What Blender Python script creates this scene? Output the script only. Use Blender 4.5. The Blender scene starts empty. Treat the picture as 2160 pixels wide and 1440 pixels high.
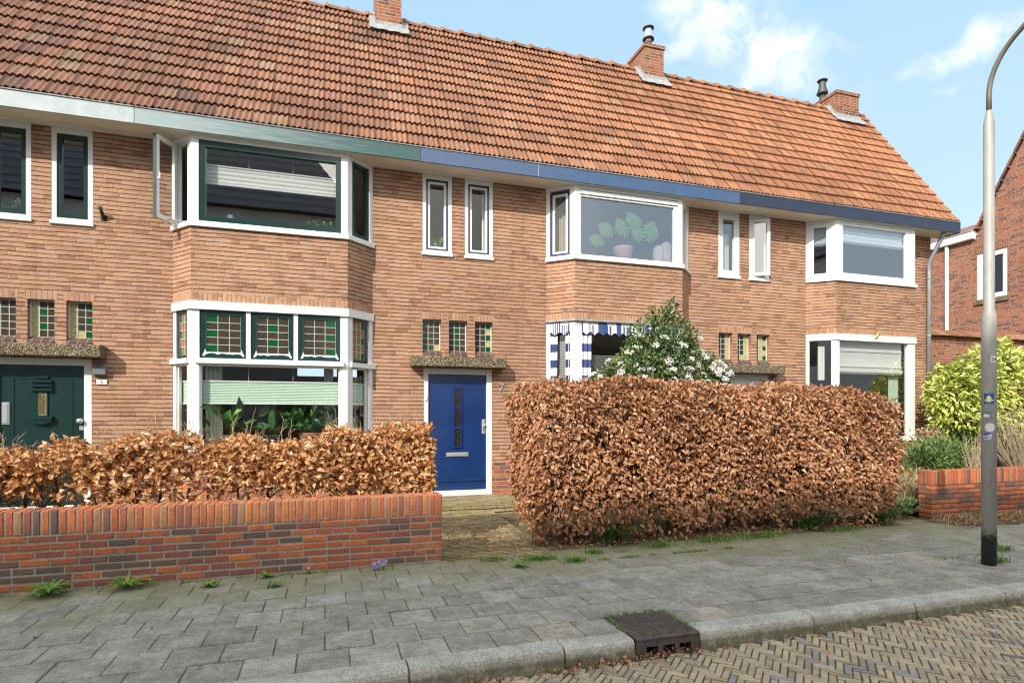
import bpy, math, random
import numpy as np
from mathutils import Vector, Matrix
random.seed(7)
R = math.radians
SC = bpy.context.scene
COL = SC.collection
EYE = 1.45
CAMY = -9.4
YAW = math.atan(390 / 1228.5)

# ------------------------------------------------------------------ materials
class G:
    """small helper round a node tree"""
    def __init__(s, nt):
        s.nt = nt
    def n(s, t, **kw):
        nd = s.nt.nodes.new(t)
        for k, v in kw.items():
            if k.startswith('i_'):
                nd.inputs[k[2:]].default_value = v
            else:
                setattr(nd, k, v)
        return nd
    def put(s, sock, v):
        if isinstance(v, bpy.types.NodeSocket):
            s.nt.links.new(v, sock)
        elif isinstance(v, (tuple, list)) and sock.type == 'RGBA' and len(v) == 3:
            sock.default_value = (*v, 1)
        else:
            sock.default_value = v
    def m(s, op, a, b=0.0, c=0.0, clamp=False):
        nd = s.nt.nodes.new('ShaderNodeMath'); nd.operation = op; nd.use_clamp = clamp
        s.put(nd.inputs[0], a); s.put(nd.inputs[1], b); s.put(nd.inputs[2], c)
        return nd.outputs[0]
    def step(s, v, lo, hi, a=0.0, b=1.0):
        nd = s.nt.nodes.new('ShaderNodeMapRange'); nd.interpolation_type = 'SMOOTHSTEP'
        s.put(nd.inputs['Value'], v); s.put(nd.inputs['From Min'], lo); s.put(nd.inputs['From Max'], hi)
        s.put(nd.inputs['To Min'], a); s.put(nd.inputs['To Max'], b)
        return nd.outputs['Result']
    def mix(s, f, a, b, mode='MIX'):
        nd = s.nt.nodes.new('ShaderNodeMix'); nd.data_type = 'RGBA'; nd.blend_type = mode
        s.put(nd.inputs[0], f); s.put(nd.inputs[6], a); s.put(nd.inputs[7], b)
        return nd.outputs[2]
    def noise(s, vec, scale, detail=3.0, rough=0.5, out='Fac'):
        nd = s.nt.nodes.new('ShaderNodeTexNoise')
        if vec is not None: s.put(nd.inputs['Vector'], vec)
        nd.inputs['Scale'].default_value = scale; nd.inputs['Detail'].default_value = detail
        nd.inputs['Roughness'].default_value = rough
        return nd.outputs[out]
    def white(s, vec):
        nd = s.nt.nodes.new('ShaderNodeTexWhiteNoise'); nd.noise_dimensions = '3D'
        s.put(nd.inputs['Vector'], vec)
        return nd.outputs['Value']
    def xyz(s, a, b, c=0.0):
        nd = s.nt.nodes.new('ShaderNodeCombineXYZ')
        s.put(nd.inputs[0], a); s.put(nd.inputs[1], b); s.put(nd.inputs[2], c)
        return nd.outputs[0]
    def ramp(s, f, stops, interp='LINEAR'):
        nd = s.nt.nodes.new('ShaderNodeValToRGB'); cr = nd.color_ramp; cr.interpolation = interp
        while len(cr.elements) < len(stops): cr.elements.new(0.5)
        for e, (p, c) in zip(cr.elements, stops):
            e.position = p; e.color = (*c, 1)
        s.put(nd.inputs[0], f)
        return nd.outputs['Color']
    def bump(s, h, strength, dist=0.01):
        nd = s.nt.nodes.new('ShaderNodeBump')
        nd.inputs['Strength'].default_value = strength; nd.inputs['Distance'].default_value = dist
        s.put(nd.inputs['Height'], h)
        return nd.outputs['Normal']
    def attr(s, name):
        nd = s.nt.nodes.new('ShaderNodeAttribute'); nd.attribute_name = name
        return nd.outputs['Fac']
    def pos(s):
        return s.nt.nodes.new('ShaderNodeNewGeometry').outputs['Position']
    def uv(s):
        return s.nt.nodes.new('ShaderNodeTexCoord').outputs['UV']
    def sep(s, v):
        nd = s.nt.nodes.new('ShaderNodeSeparateXYZ'); s.put(nd.inputs[0], v)
        return nd.outputs

def new_mat(name):
    m = bpy.data.materials.new(name); m.use_nodes = True
    nt = m.node_tree; nt.nodes.clear()
    g = G(nt)
    out = g.n('ShaderNodeOutputMaterial')
    return m, g, out

def principled(g, out, col, rough=0.6, normal=None, metal=0.0, spec=0.5, coat=0.0):
    p = g.n('ShaderNodeBsdfPrincipled')
    g.put(p.inputs['Base Color'], col); g.put(p.inputs['Roughness'], rough)
    p.inputs['Metallic'].default_value = metal
    p.inputs['Specular IOR Level'].default_value = spec
    p.inputs['Coat Weight'].default_value = coat
    p.inputs['Coat Roughness'].default_value = 0.12
    if normal is not None: g.put(p.inputs['Normal'], normal)
    g.put(out.inputs['Surface'], p.outputs[0])
    return p

def plain(name, col, rough=0.6, var=0.12, scale=6.0, bump=0.0, metal=0.0, spec=0.5, coat=0.0, dirt=None, dirt_amt=0.0, dscale=2.0):
    m, g, out = new_mat(name)
    pos = g.pos()
    nz = g.noise(pos, scale, 5, 0.6)
    k = g.step(nz, 0.25, 0.75, 1 - var, 1 + var)
    c = g.mix(1.0, (*col,), g.xyz(k, k, k), 'MULTIPLY')
    if dirt is not None:
        d = g.step(g.noise(pos, dscale, 8, 0.65), 0.62 - dirt_amt * .3, 0.75 - dirt_amt * .1)
        c = g.mix(g.m('MULTIPLY', d, dirt_amt), c, dirt)
    nrm = g.bump(g.noise(pos, scale * 12, 4), bump, 0.01) if bump else None
    principled(g, out, c, rough, nrm, metal, spec, coat)
    return m

def brick_mat(name, ramp, bed, head, h=0.061, S=0.22, jb=0.010, jh=0.009, swap=False, stain=0.25, bump=0.6, wob=1.0, moss=0.0):
    """coursed bricks, two stretchers and a header in turn; UV is in metres"""
    m, g, out = new_mat(name)
    uvs = g.sep(g.uv())
    pos = g.pos()
    u, v = (uvs[1], uvs[0]) if swap else (uvs[0], uvs[1])
    w1 = g.m('MULTIPLY', g.m('SUBTRACT', g.noise(pos, 2.3, 2), 0.5), 0.018 * wob)
    w2 = g.m('MULTIPLY', g.m('SUBTRACT', g.noise(pos, 9, 4, 0.6), 0.5), 0.018 * wob)
    v = g.m('ADD', v, g.m('ADD', w1, w2))
    w3 = g.m('MULTIPLY', g.m('SUBTRACT', g.noise(pos, 31, 3), 0.5), 0.012 * wob)
    u = g.m('ADD', u, w3)
    vr = g.m('DIVIDE', v, h)
    row = g.m('FLOOR', vr); fv = g.m('SUBTRACT', vr, row)
    P = S * 2.5
    par = g.m('MODULO', g.m('ADD', row, 2000.0), 2.0)
    off = g.m('ADD', g.m('MULTIPLY', par, 0.3), g.m('MULTIPLY', g.white(g.xyz(row, 3.3)), 0.18))
    fp = g.m('ADD', g.m('DIVIDE', u, P), off)
    per = g.m('FLOOR', fp); f = g.m('MULTIPLY', g.m('SUBTRACT', fp, per), 2.5)
    k = g.m('FLOOR', f); l = g.m('SUBTRACT', f, k)
    wd = g.m('SUBTRACT', 1.0, g.m('MULTIPLY', g.m('GREATER_THAN', k, 1.5), 0.5))
    du = g.m('MULTIPLY', g.m('MINIMUM', l, g.m('SUBTRACT', wd, l)), S)
    rag = g.m('MULTIPLY', g.m('SUBTRACT', g.noise(pos, 48, 3, 0.6), 0.5), 0.009 * min(1.0, wob))
    dv = g.m('ADD', g.m('MULTIPLY', g.m('MINIMUM', fv, g.m('SUBTRACT', 1.0, fv)), h), rag)
    idv = g.xyz(g.m('ADD', g.m('MULTIPLY', per, 3.0), k), row, 1.7)
    rnd = g.white(idv)
    grain = g.noise(pos, 60, 4, 0.7)
    rr = g.m('ADD', g.m('MULTIPLY', rnd, 0.9), g.m('MULTIPLY', g.m('SUBTRACT', g.noise(pos, 18, 3), 0.4), 0.35), clamp=True)
    c = g.ramp(rr, ramp)
    k2 = g.step(grain, 0.25, 0.75, 0.82, 1.16)
    c = g.mix(1.0, c, g.xyz(k2, k2, k2), 'MULTIPLY')
    big = g.step(g.noise(pos, 0.55, 5, 0.6), 0.3, 0.72, 1 - stain, 1 + stain * 0.35)
    c = g.mix(1.0, c, g.xyz(big, big, big), 'MULTIPLY')
    ps_ = g.sep(pos)        # rain streaks run down the wall
    rs = g.step(g.noise(g.xyz(g.m('MULTIPLY', ps_[0], 6.5), g.m('MULTIPLY', ps_[1], 6.5), g.m('MULTIPLY', ps_[2], 0.55)), 1.0, 5, 0.6), 0.5, 0.75, 1.03, 1 - stain * 0.7)
    c = g.mix(1.0, c, g.xyz(rs, rs, rs), 'MULTIPLY')
    fleck = g.m('GREATER_THAN', g.noise(pos, 34, 2, 0.4), 0.765)
    c = g.mix(g.m('MULTIPLY', fleck, 0.55), c, (0.62, 0.55, 0.47))
    mh = g.step(du, jh * 0.35, jh * 0.75, 1.0, 0.0)
    jv = g.m('MULTIPLY', g.m('ADD', 0.70, g.m('MULTIPLY', g.white(g.xyz(k, row, per)), 0.6)), jb)   # every brick beds a little differently
    mb = g.step(dv, g.m('MULTIPLY', jv, 0.35), g.m('MULTIPLY', jv, 0.72), 1.0, 0.0)
    gn = g.step(g.noise(pos, 45, 3), 0.3, 0.7, 0.75, 1.2)
    c = g.mix(mh, c, g.mix(1.0, head, g.xyz(gn, gn, gn), 'MULTIPLY'))
    c = g.mix(mb, c, g.mix(1.0, bed, g.xyz(gn, gn, gn), 'MULTIPLY'))
    if moss:
        ms = g.step(g.noise(pos, 3.1, 7, 0.7), 0.5, 0.66)
        c = g.mix(g.m('MULTIPLY', ms, moss), c, (0.20, 0.205, 0.06))
    hgt = g.m('SUBTRACT', 1.0, g.m('MAXIMUM', mb, g.m('MULTIPLY', mh, 0.45)))
    hgt = g.m('ADD', hgt, g.m('MULTIPLY', grain, 0.35))
    principled(g, out, c, 0.85, g.bump(hgt, bump, 0.012), spec=0.25)
    return m

def glass_mat(name, base=0.08, tint=(0.93, 0.96, 0.95), rough=0.0):
    m, g, out = new_mat(name)
    tr = g.n('ShaderNodeBsdfTransparent'); tr.inputs[0].default_value = (*tint, 1)
    gl = g.n('ShaderNodeBsdfGlossy'); gl.inputs['Roughness'].default_value = rough
    wob = g.bump(g.noise(g.pos(), 1.7, 1), 0.05, 0.02)
    g.put(gl.inputs['Normal'], wob)
    ge = g.n('ShaderNodeNewGeometry'); dt = g.n('ShaderNodeVectorMath', operation='DOT_PRODUCT')
    g.put(dt.inputs[0], ge.outputs['Normal']); g.put(dt.inputs[1], ge.outputs['Incoming'])
    sch = g.m('POWER', g.m('SUBTRACT', 1.0, g.m('ABSOLUTE', dt.outputs['Value']), clamp=True), 5.0)
    fac = g.m('ADD', g.m('MULTIPLY', sch, 1 - base), base, clamp=True)
    mx = g.n('ShaderNodeMixShader'); g.put(mx.inputs[0], fac)
    g.put(mx.inputs[1], tr.outputs[0]); g.put(mx.inputs[2], gl.outputs[0])
    g.put(out.inputs['Surface'], mx.outputs[0])
    return m

def leaf_mat(name, stops, rough=0.5, trans=0.25, spec=0.4, vein=0.15):
    m, g, out = new_mat(name)
    t = g.attr('tint')
    c = g.ramp(t, stops)
    k = g.step(g.noise(g.pos(), 90, 3, 0.6), 0.25, 0.75, 1 - vein, 1 + vein)
    c = g.mix(1.0, c, g.xyz(k, k, k), 'MULTIPLY')
    p = g.n('ShaderNodeBsdfPrincipled')
    g.put(p.inputs['Base Color'], c); p.inputs['Roughness'].default_value = rough
    p.inputs['Specular IOR Level'].default_value = spec
    tl = g.n('ShaderNodeBsdfTranslucent'); g.put(tl.inputs[0], c)
    mx = g.n('ShaderNodeMixShader'); mx.inputs[0].default_value = trans
    g.put(mx.inputs[1], p.outputs[0]); g.put(mx.inputs[2], tl.outputs[0])
    g.put(out.inputs['Surface'], mx.outputs[0])
    return m

def tint_mat(name, stops, rough=0.8, bump=0.3, bscale=60, var=0.15, interp='LINEAR', spec=0.3, moss=0.0, mossc=(0.14, 0.15, 0.05), blotch=None, blotch_amt=0.0):
    """colour chosen per piece by the tint attribute"""
    m, g, out = new_mat(name)
    pos = g.pos()
    c = g.ramp(g.attr('tint'), stops, interp)
    k = g.step(g.noise(pos, bscale, 5, 0.7), 0.25, 0.75, 1 - var, 1 + var)
    c = g.mix(1.0, c, g.xyz(k, k, k), 'MULTIPLY')
    if blotch is not None:
        b = g.step(g.noise(pos, 13.0, 6, 0.75), 0.48, 0.68)
        c = g.mix(g.m('MULTIPLY', b, blotch_amt), c, blotch)
    if moss:
        b = g.step(g.noise(pos, 2.0, 8, 0.72), 0.48, 0.66)
        c = g.mix(g.m('MULTIPLY', b, moss), c, mossc)
    principled(g, out, c, rough, g.bump(g.noise(pos, bscale * 1.3, 4, 0.7), bump, 0.006), spec=spec)
    return m

M = {}
BR = [(0.0, (0.29, 0.15, 0.097)), (0.12, (0.405, 0.21, 0.13)), (0.4, (0.48, 0.258, 0.152)), (0.65, (0.515, 0.297, 0.185)), (0.86, (0.475, 0.28, 0.20)), (1.0, (0.53, 0.262, 0.12))]
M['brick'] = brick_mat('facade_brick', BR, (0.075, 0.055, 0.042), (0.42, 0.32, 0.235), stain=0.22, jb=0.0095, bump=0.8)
M['soldier'] = brick_mat('soldier_brick', BR, (0.30, 0.21, 0.15), (0.40, 0.29, 0.20), swap=True, stain=0.15)
RED = [(0.0, (0.10, 0.07, 0.06)), (0.18, (0.24, 0.10, 0.07)), (0.4, (0.43, 0.125, 0.05)), (0.75, (0.52, 0.16, 0.055)), (1.0, (0.47, 0.17, 0.075))]
M['plinth'] = brick_mat('plinth_brick', RED, (0.30, 0.27, 0.23), (0.33, 0.29, 0.25), h=0.064, jb=0.012, stain=0.15, wob=0.5)
M['plinth_soldier'] = brick_mat('plinth_soldier_brick', RED, (0.28, 0.25, 0.21), (0.30, 0.27, 0.23), h=0.064, swap=True, wob=0.5)
NB = [(0.0, (0.085, 0.048, 0.04)), (0.15, (0.17, 0.075, 0.052)), (0.35, (0.30, 0.095, 0.046)), (0.75, (0.36, 0.125, 0.06)), (1.0, (0.29, 0.14, 0.08))]
M['nbrick'] = brick_mat('neighbour_brick', NB, (0.33, 0.27, 0.23), (0.33, 0.27, 0.23), jb=0.012, jh=0.012, stain=0.15, wob=0.4, bump=0.3)
M['chimney'] = brick_mat('chimney_brick', NB, (0.36, 0.29, 0.23), (0.36, 0.29, 0.23), jb=0.012, jh=0.012, stain=0.2, wob=0.5, bump=0.4, moss=0.12)
M['darksill'] = brick_mat('dark_sill_brick', [(0, (0.085, 0.055, 0.05)), (1, (0.16, 0.095, 0.08))], (0.26, 0.21, 0.18), (0.12, 0.09, 0.08), h=0.105, swap=True, wob=0.3)
M['path'] = brick_mat('path_brick', [(0.0, (0.22, 0.17, 0.10)), (0.5, (0.38, 0.30, 0.175)), (1.0, (0.50, 0.38, 0.22))], (0.07, 0.065, 0.03), (0.12, 0.11, 0.045), h=0.055, S=0.2, jb=0.016, moss=0.7, bump=0.8)
M['gardenbrick'] = tint_mat('garden_wall_brick', [(0.0, (0.11, 0.085, 0.072)), (0.14, (0.20, 0.105, 0.08)), (0.3, (0.33, 0.105, 0.062)), (0.55, (0.47, 0.125, 0.055)), (0.8, (0.60, 0.18, 0.055)), (1.0, (0.38, 0.20, 0.10))], bump=0.5, bscale=45, var=0.2, blotch=(0.15, 0.115, 0.09), blotch_amt=0.75)
M['mortar'] = plain('grey_mortar', (0.385, 0.365, 0.32), 0.95, 0.2, 30, 0.6)
M['mortar_dark'] = plain('dark_mortar', (0.12, 0.105, 0.09), 0.95, 0.2, 30, 0.6)
M['white'] = plain('white_paint', (0.80, 0.80, 0.78), 0.35, 0.03, 3, 0.02, dirt=(0.5, 0.47, 0.40), dirt_amt=0.18, dscale=5)
M['cream'] = plain('cream_board_paint', (0.80, 0.74, 0.64), 0.55, 0.05, 2, 0.03, dirt=(0.45, 0.40, 0.32), dirt_amt=0.3, dscale=3)
M['green'] = plain('dark_green_paint', (0.008, 0.034, 0.031), 0.24, 0.15, 9, 0.03, coat=0.2, dirt=(0.03, 0.07, 0.065), dirt_amt=0.3, dscale=11)
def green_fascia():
    # sky reflection put into the colour: pale over most, darker green to the right
    m, g, out = new_mat('green_sky_sheen_fascia_paint'); pos = g.pos(); sp = g.sep(pos)
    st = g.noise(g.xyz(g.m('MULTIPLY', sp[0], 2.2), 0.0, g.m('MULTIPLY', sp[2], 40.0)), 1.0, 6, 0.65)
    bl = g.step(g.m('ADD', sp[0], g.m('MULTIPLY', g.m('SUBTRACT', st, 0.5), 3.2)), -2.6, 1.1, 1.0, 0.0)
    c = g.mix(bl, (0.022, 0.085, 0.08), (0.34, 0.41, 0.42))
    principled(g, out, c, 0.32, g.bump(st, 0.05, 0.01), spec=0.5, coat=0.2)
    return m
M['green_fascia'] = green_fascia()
M['pale_fascia'] = plain('pale_sky_sheen_fascia_paint', (0.45, 0.50, 0.51), 0.35, 0.1, 7, 0.05, dirt=(0.35, 0.38, 0.37), dirt_amt=0.4, dscale=5)  # pale colour stands in for the sky mirrored in this board
M['blue_fascia'] = plain('blue_fascia_paint', (0.055, 0.10, 0.20), 0.28, 0.08, 5, 0.03, coat=0.25)
M['navy_fascia'] = plain('navy_fascia_paint', (0.026, 0.034, 0.062), 0.38, 0.12, 5, 0.05)
M['door_green'] = plain('door_green_paint', (0.005, 0.029, 0.026), 0.3, 0.15, 5, 0.02, coat=0.3)
M['blue'] = plain('blue_door_paint', (0.009, 0.037, 0.145), 0.22, 0.12, 3, 0.015, coat=0.5)
M['navy'] = plain('navy_sash_paint', (0.012, 0.022, 0.085), 0.25, 0.1, 6, 0.02, coat=0.3)
M['alu'] = plain('brushed_aluminium', (0.62, 0.63, 0.64), 0.3, 0.06, 30, 0.02, metal=0.6)
M['zinc'] = plain('zinc_pipe', (0.36, 0.38, 0.39), 0.42, 0.15, 6, 0.05, metal=0.55)
M['lead'] = plain('lead_flashing', (0.31, 0.315, 0.32), 0.55, 0.3, 14, 0.3)
M['black'] = plain('black_metal', (0.02, 0.02, 0.022), 0.45, 0.1, 9)
M['flue_grey'] = plain('dark_flue_metal', (0.055, 0.06, 0.065), 0.5, 0.15, 9)
M['flue_brown'] = plain('brown_flue_pipe', (0.10, 0.065, 0.05), 0.6, 0.2, 9)
M['steel'] = plain('stainless_flue', (0.75, 0.76, 0.77), 0.22, 0.05, 9, metal=0.7)
M['grit'] = None
M['plastic'] = plain('grey_plastic', (0.16, 0.17, 0.19), 0.5, 0.08)
M['render'] = plain('unseen_pale_wall_render', (0.66, 0.64, 0.60), 0.9, 0.06)
M['interior'] = plain('interior_plaster', (0.42, 0.39, 0.34), 0.9, 0.05)
M['interior_floor'] = plain('interior_floor', (0.18, 0.12, 0.07), 0.6, 0.2)
M['glass_dark'] = glass_mat('window_glass', 0.07)
M['glass_mid'] = glass_mat('reflecting_window_glass', 0.30)
M['glass_sky'] = glass_mat('coated_window_glass', 0.34, (0.80, 0.88, 0.95))
M['fabric'] = plain('white_blind_fabric', (0.84, 0.83, 0.80), 0.9, 0.04, 20, 0.1)
M['sage'] = plain('sage_pleated_fabric', (0.55, 0.68, 0.56), 0.9, 0.05, 20, 0.1)
M['curtain'] = plain('pale_curtain_fabric', (0.62, 0.60, 0.52), 0.95, 0.05, 20)
M['sheer'] = plain('grey_curtain_fabric', (0.40, 0.36, 0.31), 0.95, 0.08, 20)
M['terracotta'] = plain('terracotta_pot', (0.50, 0.24, 0.16), 0.8, 0.1)
M['soil'] = plain('garden_soil', (0.13, 0.095, 0.06), 0.95, 0.4, 14, 1.0, dirt=(0.16, 0.17, 0.05), dirt_amt=0.8, dscale=4)
M['bark'] = plain('dark_twig_bark', (0.085, 0.062, 0.045), 0.9, 0.3, 30, 0.4)
M['paletwig'] = plain('pale_dry_twig', (0.40, 0.32, 0.21), 0.9, 0.25, 20, 0.2)
M['came'] = plain('lead_came', (0.46, 0.47, 0.48), 0.5, 0.05)
M['stained'] = tint_mat('leaded_coloured_glass', [(0.0, (0.003, 0.085, 0.018)), (0.25, (0.055, 0.043, 0.024)), (0.5, (0.46, 0.42, 0.19)), (0.75, (0.25, 0.15, 0.05))], 0.12, 0.25, 25, 0.3, 'CONSTANT', 0.5)
M['putty'] = plain('white_putty', (0.70, 0.73, 0.75), 0.7, 0.05)

def grit_mat():
    m, g, out = new_mat('exposed_aggregate_concrete')
    pos = g.pos()
    vo = g.n('ShaderNodeTexVoronoi'); vo.inputs['Scale'].default_value = 62
    g.put(vo.inputs['Vector'], pos)
    c = g.ramp(g.sep(vo.outputs['Color'])[0], [(0, (0.10, 0.075, 0.045)), (0.4, (0.27, 0.21, 0.13)), (0.75, (0.42, 0.34, 0.22)), (1, (0.60, 0.52, 0.38))])
    ed = g.step(vo.outputs['Distance'], 0.25, 0.62, 1.0, 0.35)
    c = g.mix(1.0, c, g.xyz(ed, ed, ed), 'MULTIPLY')
    c = g.mix(g.m('MULTIPLY', g.step(g.noise(pos, 4, 6), 0.5, 0.7), 0.4), c, (0.10, 0.095, 0.06))
    principled(g, out, c, 0.9, g.bump(g.m('SUBTRACT', 1.0, vo.outputs['Distance']), 0.9, 0.012), spec=0.2)
    return m
M['grit'] = grit_mat()

# roof tiles: tint picks the tile, tone (second attribute) runs from weathered pink-grey to fresh orange
def tile_mat():
    m, g, out = new_mat('clay_roof_tile')
    pos = g.pos()
    t = g.attr('tint'); f = g.attr('tone')
    old = g.ramp(t, [(0.0, (0.14, 0.082, 0.066)), (0.25, (0.205, 0.105, 0.077)), (0.5, (0.26, 0.126, 0.085)), (0.75, (0.255, 0.155, 0.11)), (0.9, (0.245, 0.185, 0.12)), (1.0, (0.30, 0.135, 0.072))])
    new = g.ramp(t, [(0.0, (0.21, 0.095, 0.056)), (0.25, (0.315, 0.135, 0.068)), (0.6, (0.385, 0.168, 0.08)), (0.85, (0.38, 0.195, 0.10)), (1.0, (0.405, 0.155, 0.065))])
    c = g.mix(f, old, new)
    sp = g.sep(pos)
    st = g.noise(g.xyz(g.m('MULTIPLY', sp[0], 26.0), g.m('MULTIPLY', sp[2], 2.6)), 1.0, 6, 0.65)
    c = g.mix(g.m('MULTIPLY', g.step(st, 0.46, 0.66), 0.65), c, (0.115, 0.08, 0.062))
    li = g.step(g.noise(pos, 7, 7, 0.7), 0.58, 0.72)
    c = g.mix(g.m('MULTIPLY', li, 0.4), c, (0.30, 0.235, 0.15))
    sm = g.step(g.noise(pos, 0.6, 5, 0.6), 0.35, 0.7, 1.08, 0.74)
    c = g.mix(1.0, c, g.xyz(sm, sm, sm), 'MULTIPLY')
    k = g.step(g.noise(pos, 70, 4, 0.7), 0.25, 0.75, 0.84, 1.16)
    c = g.mix(1.0, c, g.xyz(k, k, k), 'MULTIPLY')
    principled(g, out, c, 0.8, g.bump(g.noise(pos, 90, 4), 0.25, 0.005), spec=0.3)
    return m
M['tile'] = tile_mat()

def paving_mat():
    m, g, out = new_mat('concrete_paving_slab')
    pos = g.pos()
    c = g.ramp(g.attr('tint'), [(0.0, (0.225, 0.212, 0.178)), (0.5, (0.285, 0.27, 0.23)), (0.85, (0.345, 0.328, 0.28)), (0.93, (0.345, 0.295, 0.235)), (1.0, (0.36, 0.305, 0.235))])
    k = g.step(g.noise(pos, 120, 3, 0.8), 0.32, 0.68, 0.6, 1.4)
    c = g.mix(1.0, c, g.xyz(k, k, k), 'MULTIPLY')
    k = g.step(g.noise(pos, 5, 7, 0.7), 0.3, 0.7, 0.72, 1.22)
    c = g.mix(1.0, c, g.xyz(k, k, k), 'MULTIPLY')
    y = g.sep(pos)[1]
    near = g.step(y, -5.3, -3.5, 0.0, 0.95)          # moss grows towards the garden walls, where nobody walks
    bl = g.step(g.noise(pos, 22, 5, 0.75), 0.42, 0.62, 1.06, 0.80)
    c = g.mix(1.0, c, g.xyz(bl, bl, bl), 'MULTIPLY')
    ms = g.step(g.m('ADD', g.noise(pos, 1.6, 8, 0.72), g.m('MULTIPLY', near, 0.2)), 0.50, 0.70)
    c = g.mix(g.m('MULTIPLY', ms, g.m('ADD', g.m('MULTIPLY', near, 0.58), 0.13)), c, (0.20, 0.20, 0.085))
    fl = g.m('GREATER_THAN', g.noise(pos, 21, 3, 0.5), 0.735)
    c = g.mix(g.m('MULTIPLY', fl, 0.5), c, (0.55, 0.55, 0.52))
    principled(g, out, c, 0.85, g.bump(g.noise(pos, 130, 4, 0.7), 0.4, 0.004), spec=0.3)
    return m
M['paving'] = paving_mat()
def kerb_mat():
    m, g, out = new_mat('concrete_kerb')
    pos = g.pos()
    k = g.step(g.noise(pos, 75, 4, 0.85), 0.34, 0.66, 0.62, 1.3)
    c = g.mix(1.0, (0.40, 0.385, 0.335), g.xyz(k, k, k), 'MULTIPLY')
    k = g.step(g.noise(pos, 5, 7, 0.7), 0.3, 0.7, 0.75, 1.15)
    c = g.mix(1.0, c, g.xyz(k, k, k), 'MULTIPLY')
    z = g.sep(pos)[2]
    low = g.step(z, -0.075, -0.012, 1.0, 0.0)           # algae on the splash zone of the face
    al = g.step(g.m('ADD', g.noise(pos, 16, 7, 0.8), g.m('MULTIPLY', low, 0.30)), 0.54, 0.86)
    c = g.mix(g.m('MULTIPLY', al, g.m('MULTIPLY', low, 0.92)), c, (0.125, 0.112, 0.058))
    principled(g, out, c, 0.85, g.bump(g.noise(pos, 100, 4, 0.7), 0.5, 0.004), spec=0.3)
    return m
M['kerb'] = kerb_mat()
M['clinker'] = tint_mat('road_clinker', [(0.0, (0.20, 0.155, 0.14)), (0.12, (0.26, 0.20, 0.16)), (0.4, (0.35, 0.28, 0.19)), (0.75, (0.41, 0.335, 0.225)), (0.92, (0.45, 0.35, 0.215)), (1.0, (0.25, 0.245, 0.235))], 0.8, 0.5, 80, 0.22, blotch=(0.17, 0.14, 0.09), blotch_amt=0.4)
M['joint'] = plain('sandy_joint', (0.085, 0.078, 0.048), 0.95, 0.4, 25, 0.8, dirt=(0.08, 0.13, 0.025), dirt_amt=0.8, dscale=6)
M['grasscol'] = leaf_mat('grass_blade', [(0, (0.08, 0.19, 0.03)), (0.6, (0.16, 0.31, 0.045)), (1, (0.30, 0.38, 0.08))], 0.5, 0.3)
M['lilyleaf'] = leaf_mat('dark_strap_leaf', [(0, (0.025, 0.085, 0.018)), (1, (0.08, 0.19, 0.045))], 0.4, 0.2)
M['weedleaf'] = leaf_mat('dandelion_leaf', [(0, (0.09, 0.21, 0.03)), (1, (0.24, 0.40, 0.08))], 0.5, 0.25)
M['beech'] = leaf_mat('dry_beech_leaf', [(0, (0.15, 0.064, 0.034)), (0.25, (0.34, 0.152, 0.07)), (0.6, (0.50, 0.245, 0.118)), (0.85, (0.61, 0.345, 0.19)), (1, (0.72, 0.50, 0.33))], 0.42, 0.22, 0.5, 0.2)
M['beech_gold'] = leaf_mat('golden_dry_beech_leaf', [(0, (0.24, 0.09, 0.033)), (0.3, (0.48, 0.215, 0.075)), (0.65, (0.64, 0.345, 0.145)), (0.9, (0.72, 0.48, 0.255)), (1, (0.80, 0.62, 0.40))], 0.42, 0.25, 0.5, 0.2)
M['litter'] = leaf_mat('fallen_leaf', [(0, (0.13, 0.065, 0.04)), (0.6, (0.36, 0.18, 0.09)), (1, (0.55, 0.32, 0.17))], 0.7, 0.1)
M['viburnum'] = leaf_mat('evergreen_leaf', [(0, (0.025, 0.062, 0.018)), (0.5, (0.085, 0.155, 0.045)), (0.85, (0.18, 0.25, 0.075)), (1, (0.30, 0.28, 0.10))], 0.35, 0.18, 0.5)
M['flower'] = leaf_mat('white_flower', [(0, (0.62, 0.50, 0.46)), (0.4, (0.80, 0.78, 0.72)), (1, (0.86, 0.85, 0.80))], 0.7, 0.3, 0.2, 0.05)
M['aucuba'] = leaf_mat('variegated_leaf', [(0, (0.05, 0.11, 0.02)), (0.3, (0.20, 0.29, 0.04)), (0.65, (0.48, 0.53, 0.09)), (1, (0.76, 0.74, 0.27))], 0.28, 0.22, 0.6, 0.25)
M['rhodo'] = leaf_mat('long_green_leaf', [(0, (0.05, 0.10, 0.03)), (0.6, (0.15, 0.24, 0.07)), (1, (0.32, 0.37, 0.14))], 0.4, 0.2)
M['houseplant'] = leaf_mat('houseplant_leaf', [(0, (0.02, 0.07, 0.02)), (0.6, (0.07, 0.20, 0.05)), (1, (0.25, 0.42, 0.08))], 0.4, 0.25)
M['drystraw'] = leaf_mat('dry_straw', [(0, (0.24, 0.16, 0.08)), (0.6, (0.42, 0.32, 0.18)), (1, (0.55, 0.45, 0.28))], 0.7, 0.2)
M['pansy'] = leaf_mat('pansy_petal', [(0, (0.16, 0.14, 0.45)), (0.6, (0.38, 0.36, 0.70)), (1, (0.75, 0.72, 0.80))], 0.7, 0.3)

# ------------------------------------------------------------------ geometry helpers
class Face:
    """local frame on a vertical plane: s along, o outwards (to the right-hand side of travel), z up"""
    def __init__(s, p, q):
        s.p = Vector(p); d = Vector(q) - s.p
        s.L = d.length; s.d = d / s.L; s.nv = Vector((s.d.y, -s.d.x))
    def __call__(s, a, o, z):
        w = s.p + s.d * a + s.nv * o
        return (w.x, w.y, z)
F0 = Face((0, 0), (1, 0))            # the facade plane y = 0, s = x, o towards the street

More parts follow.
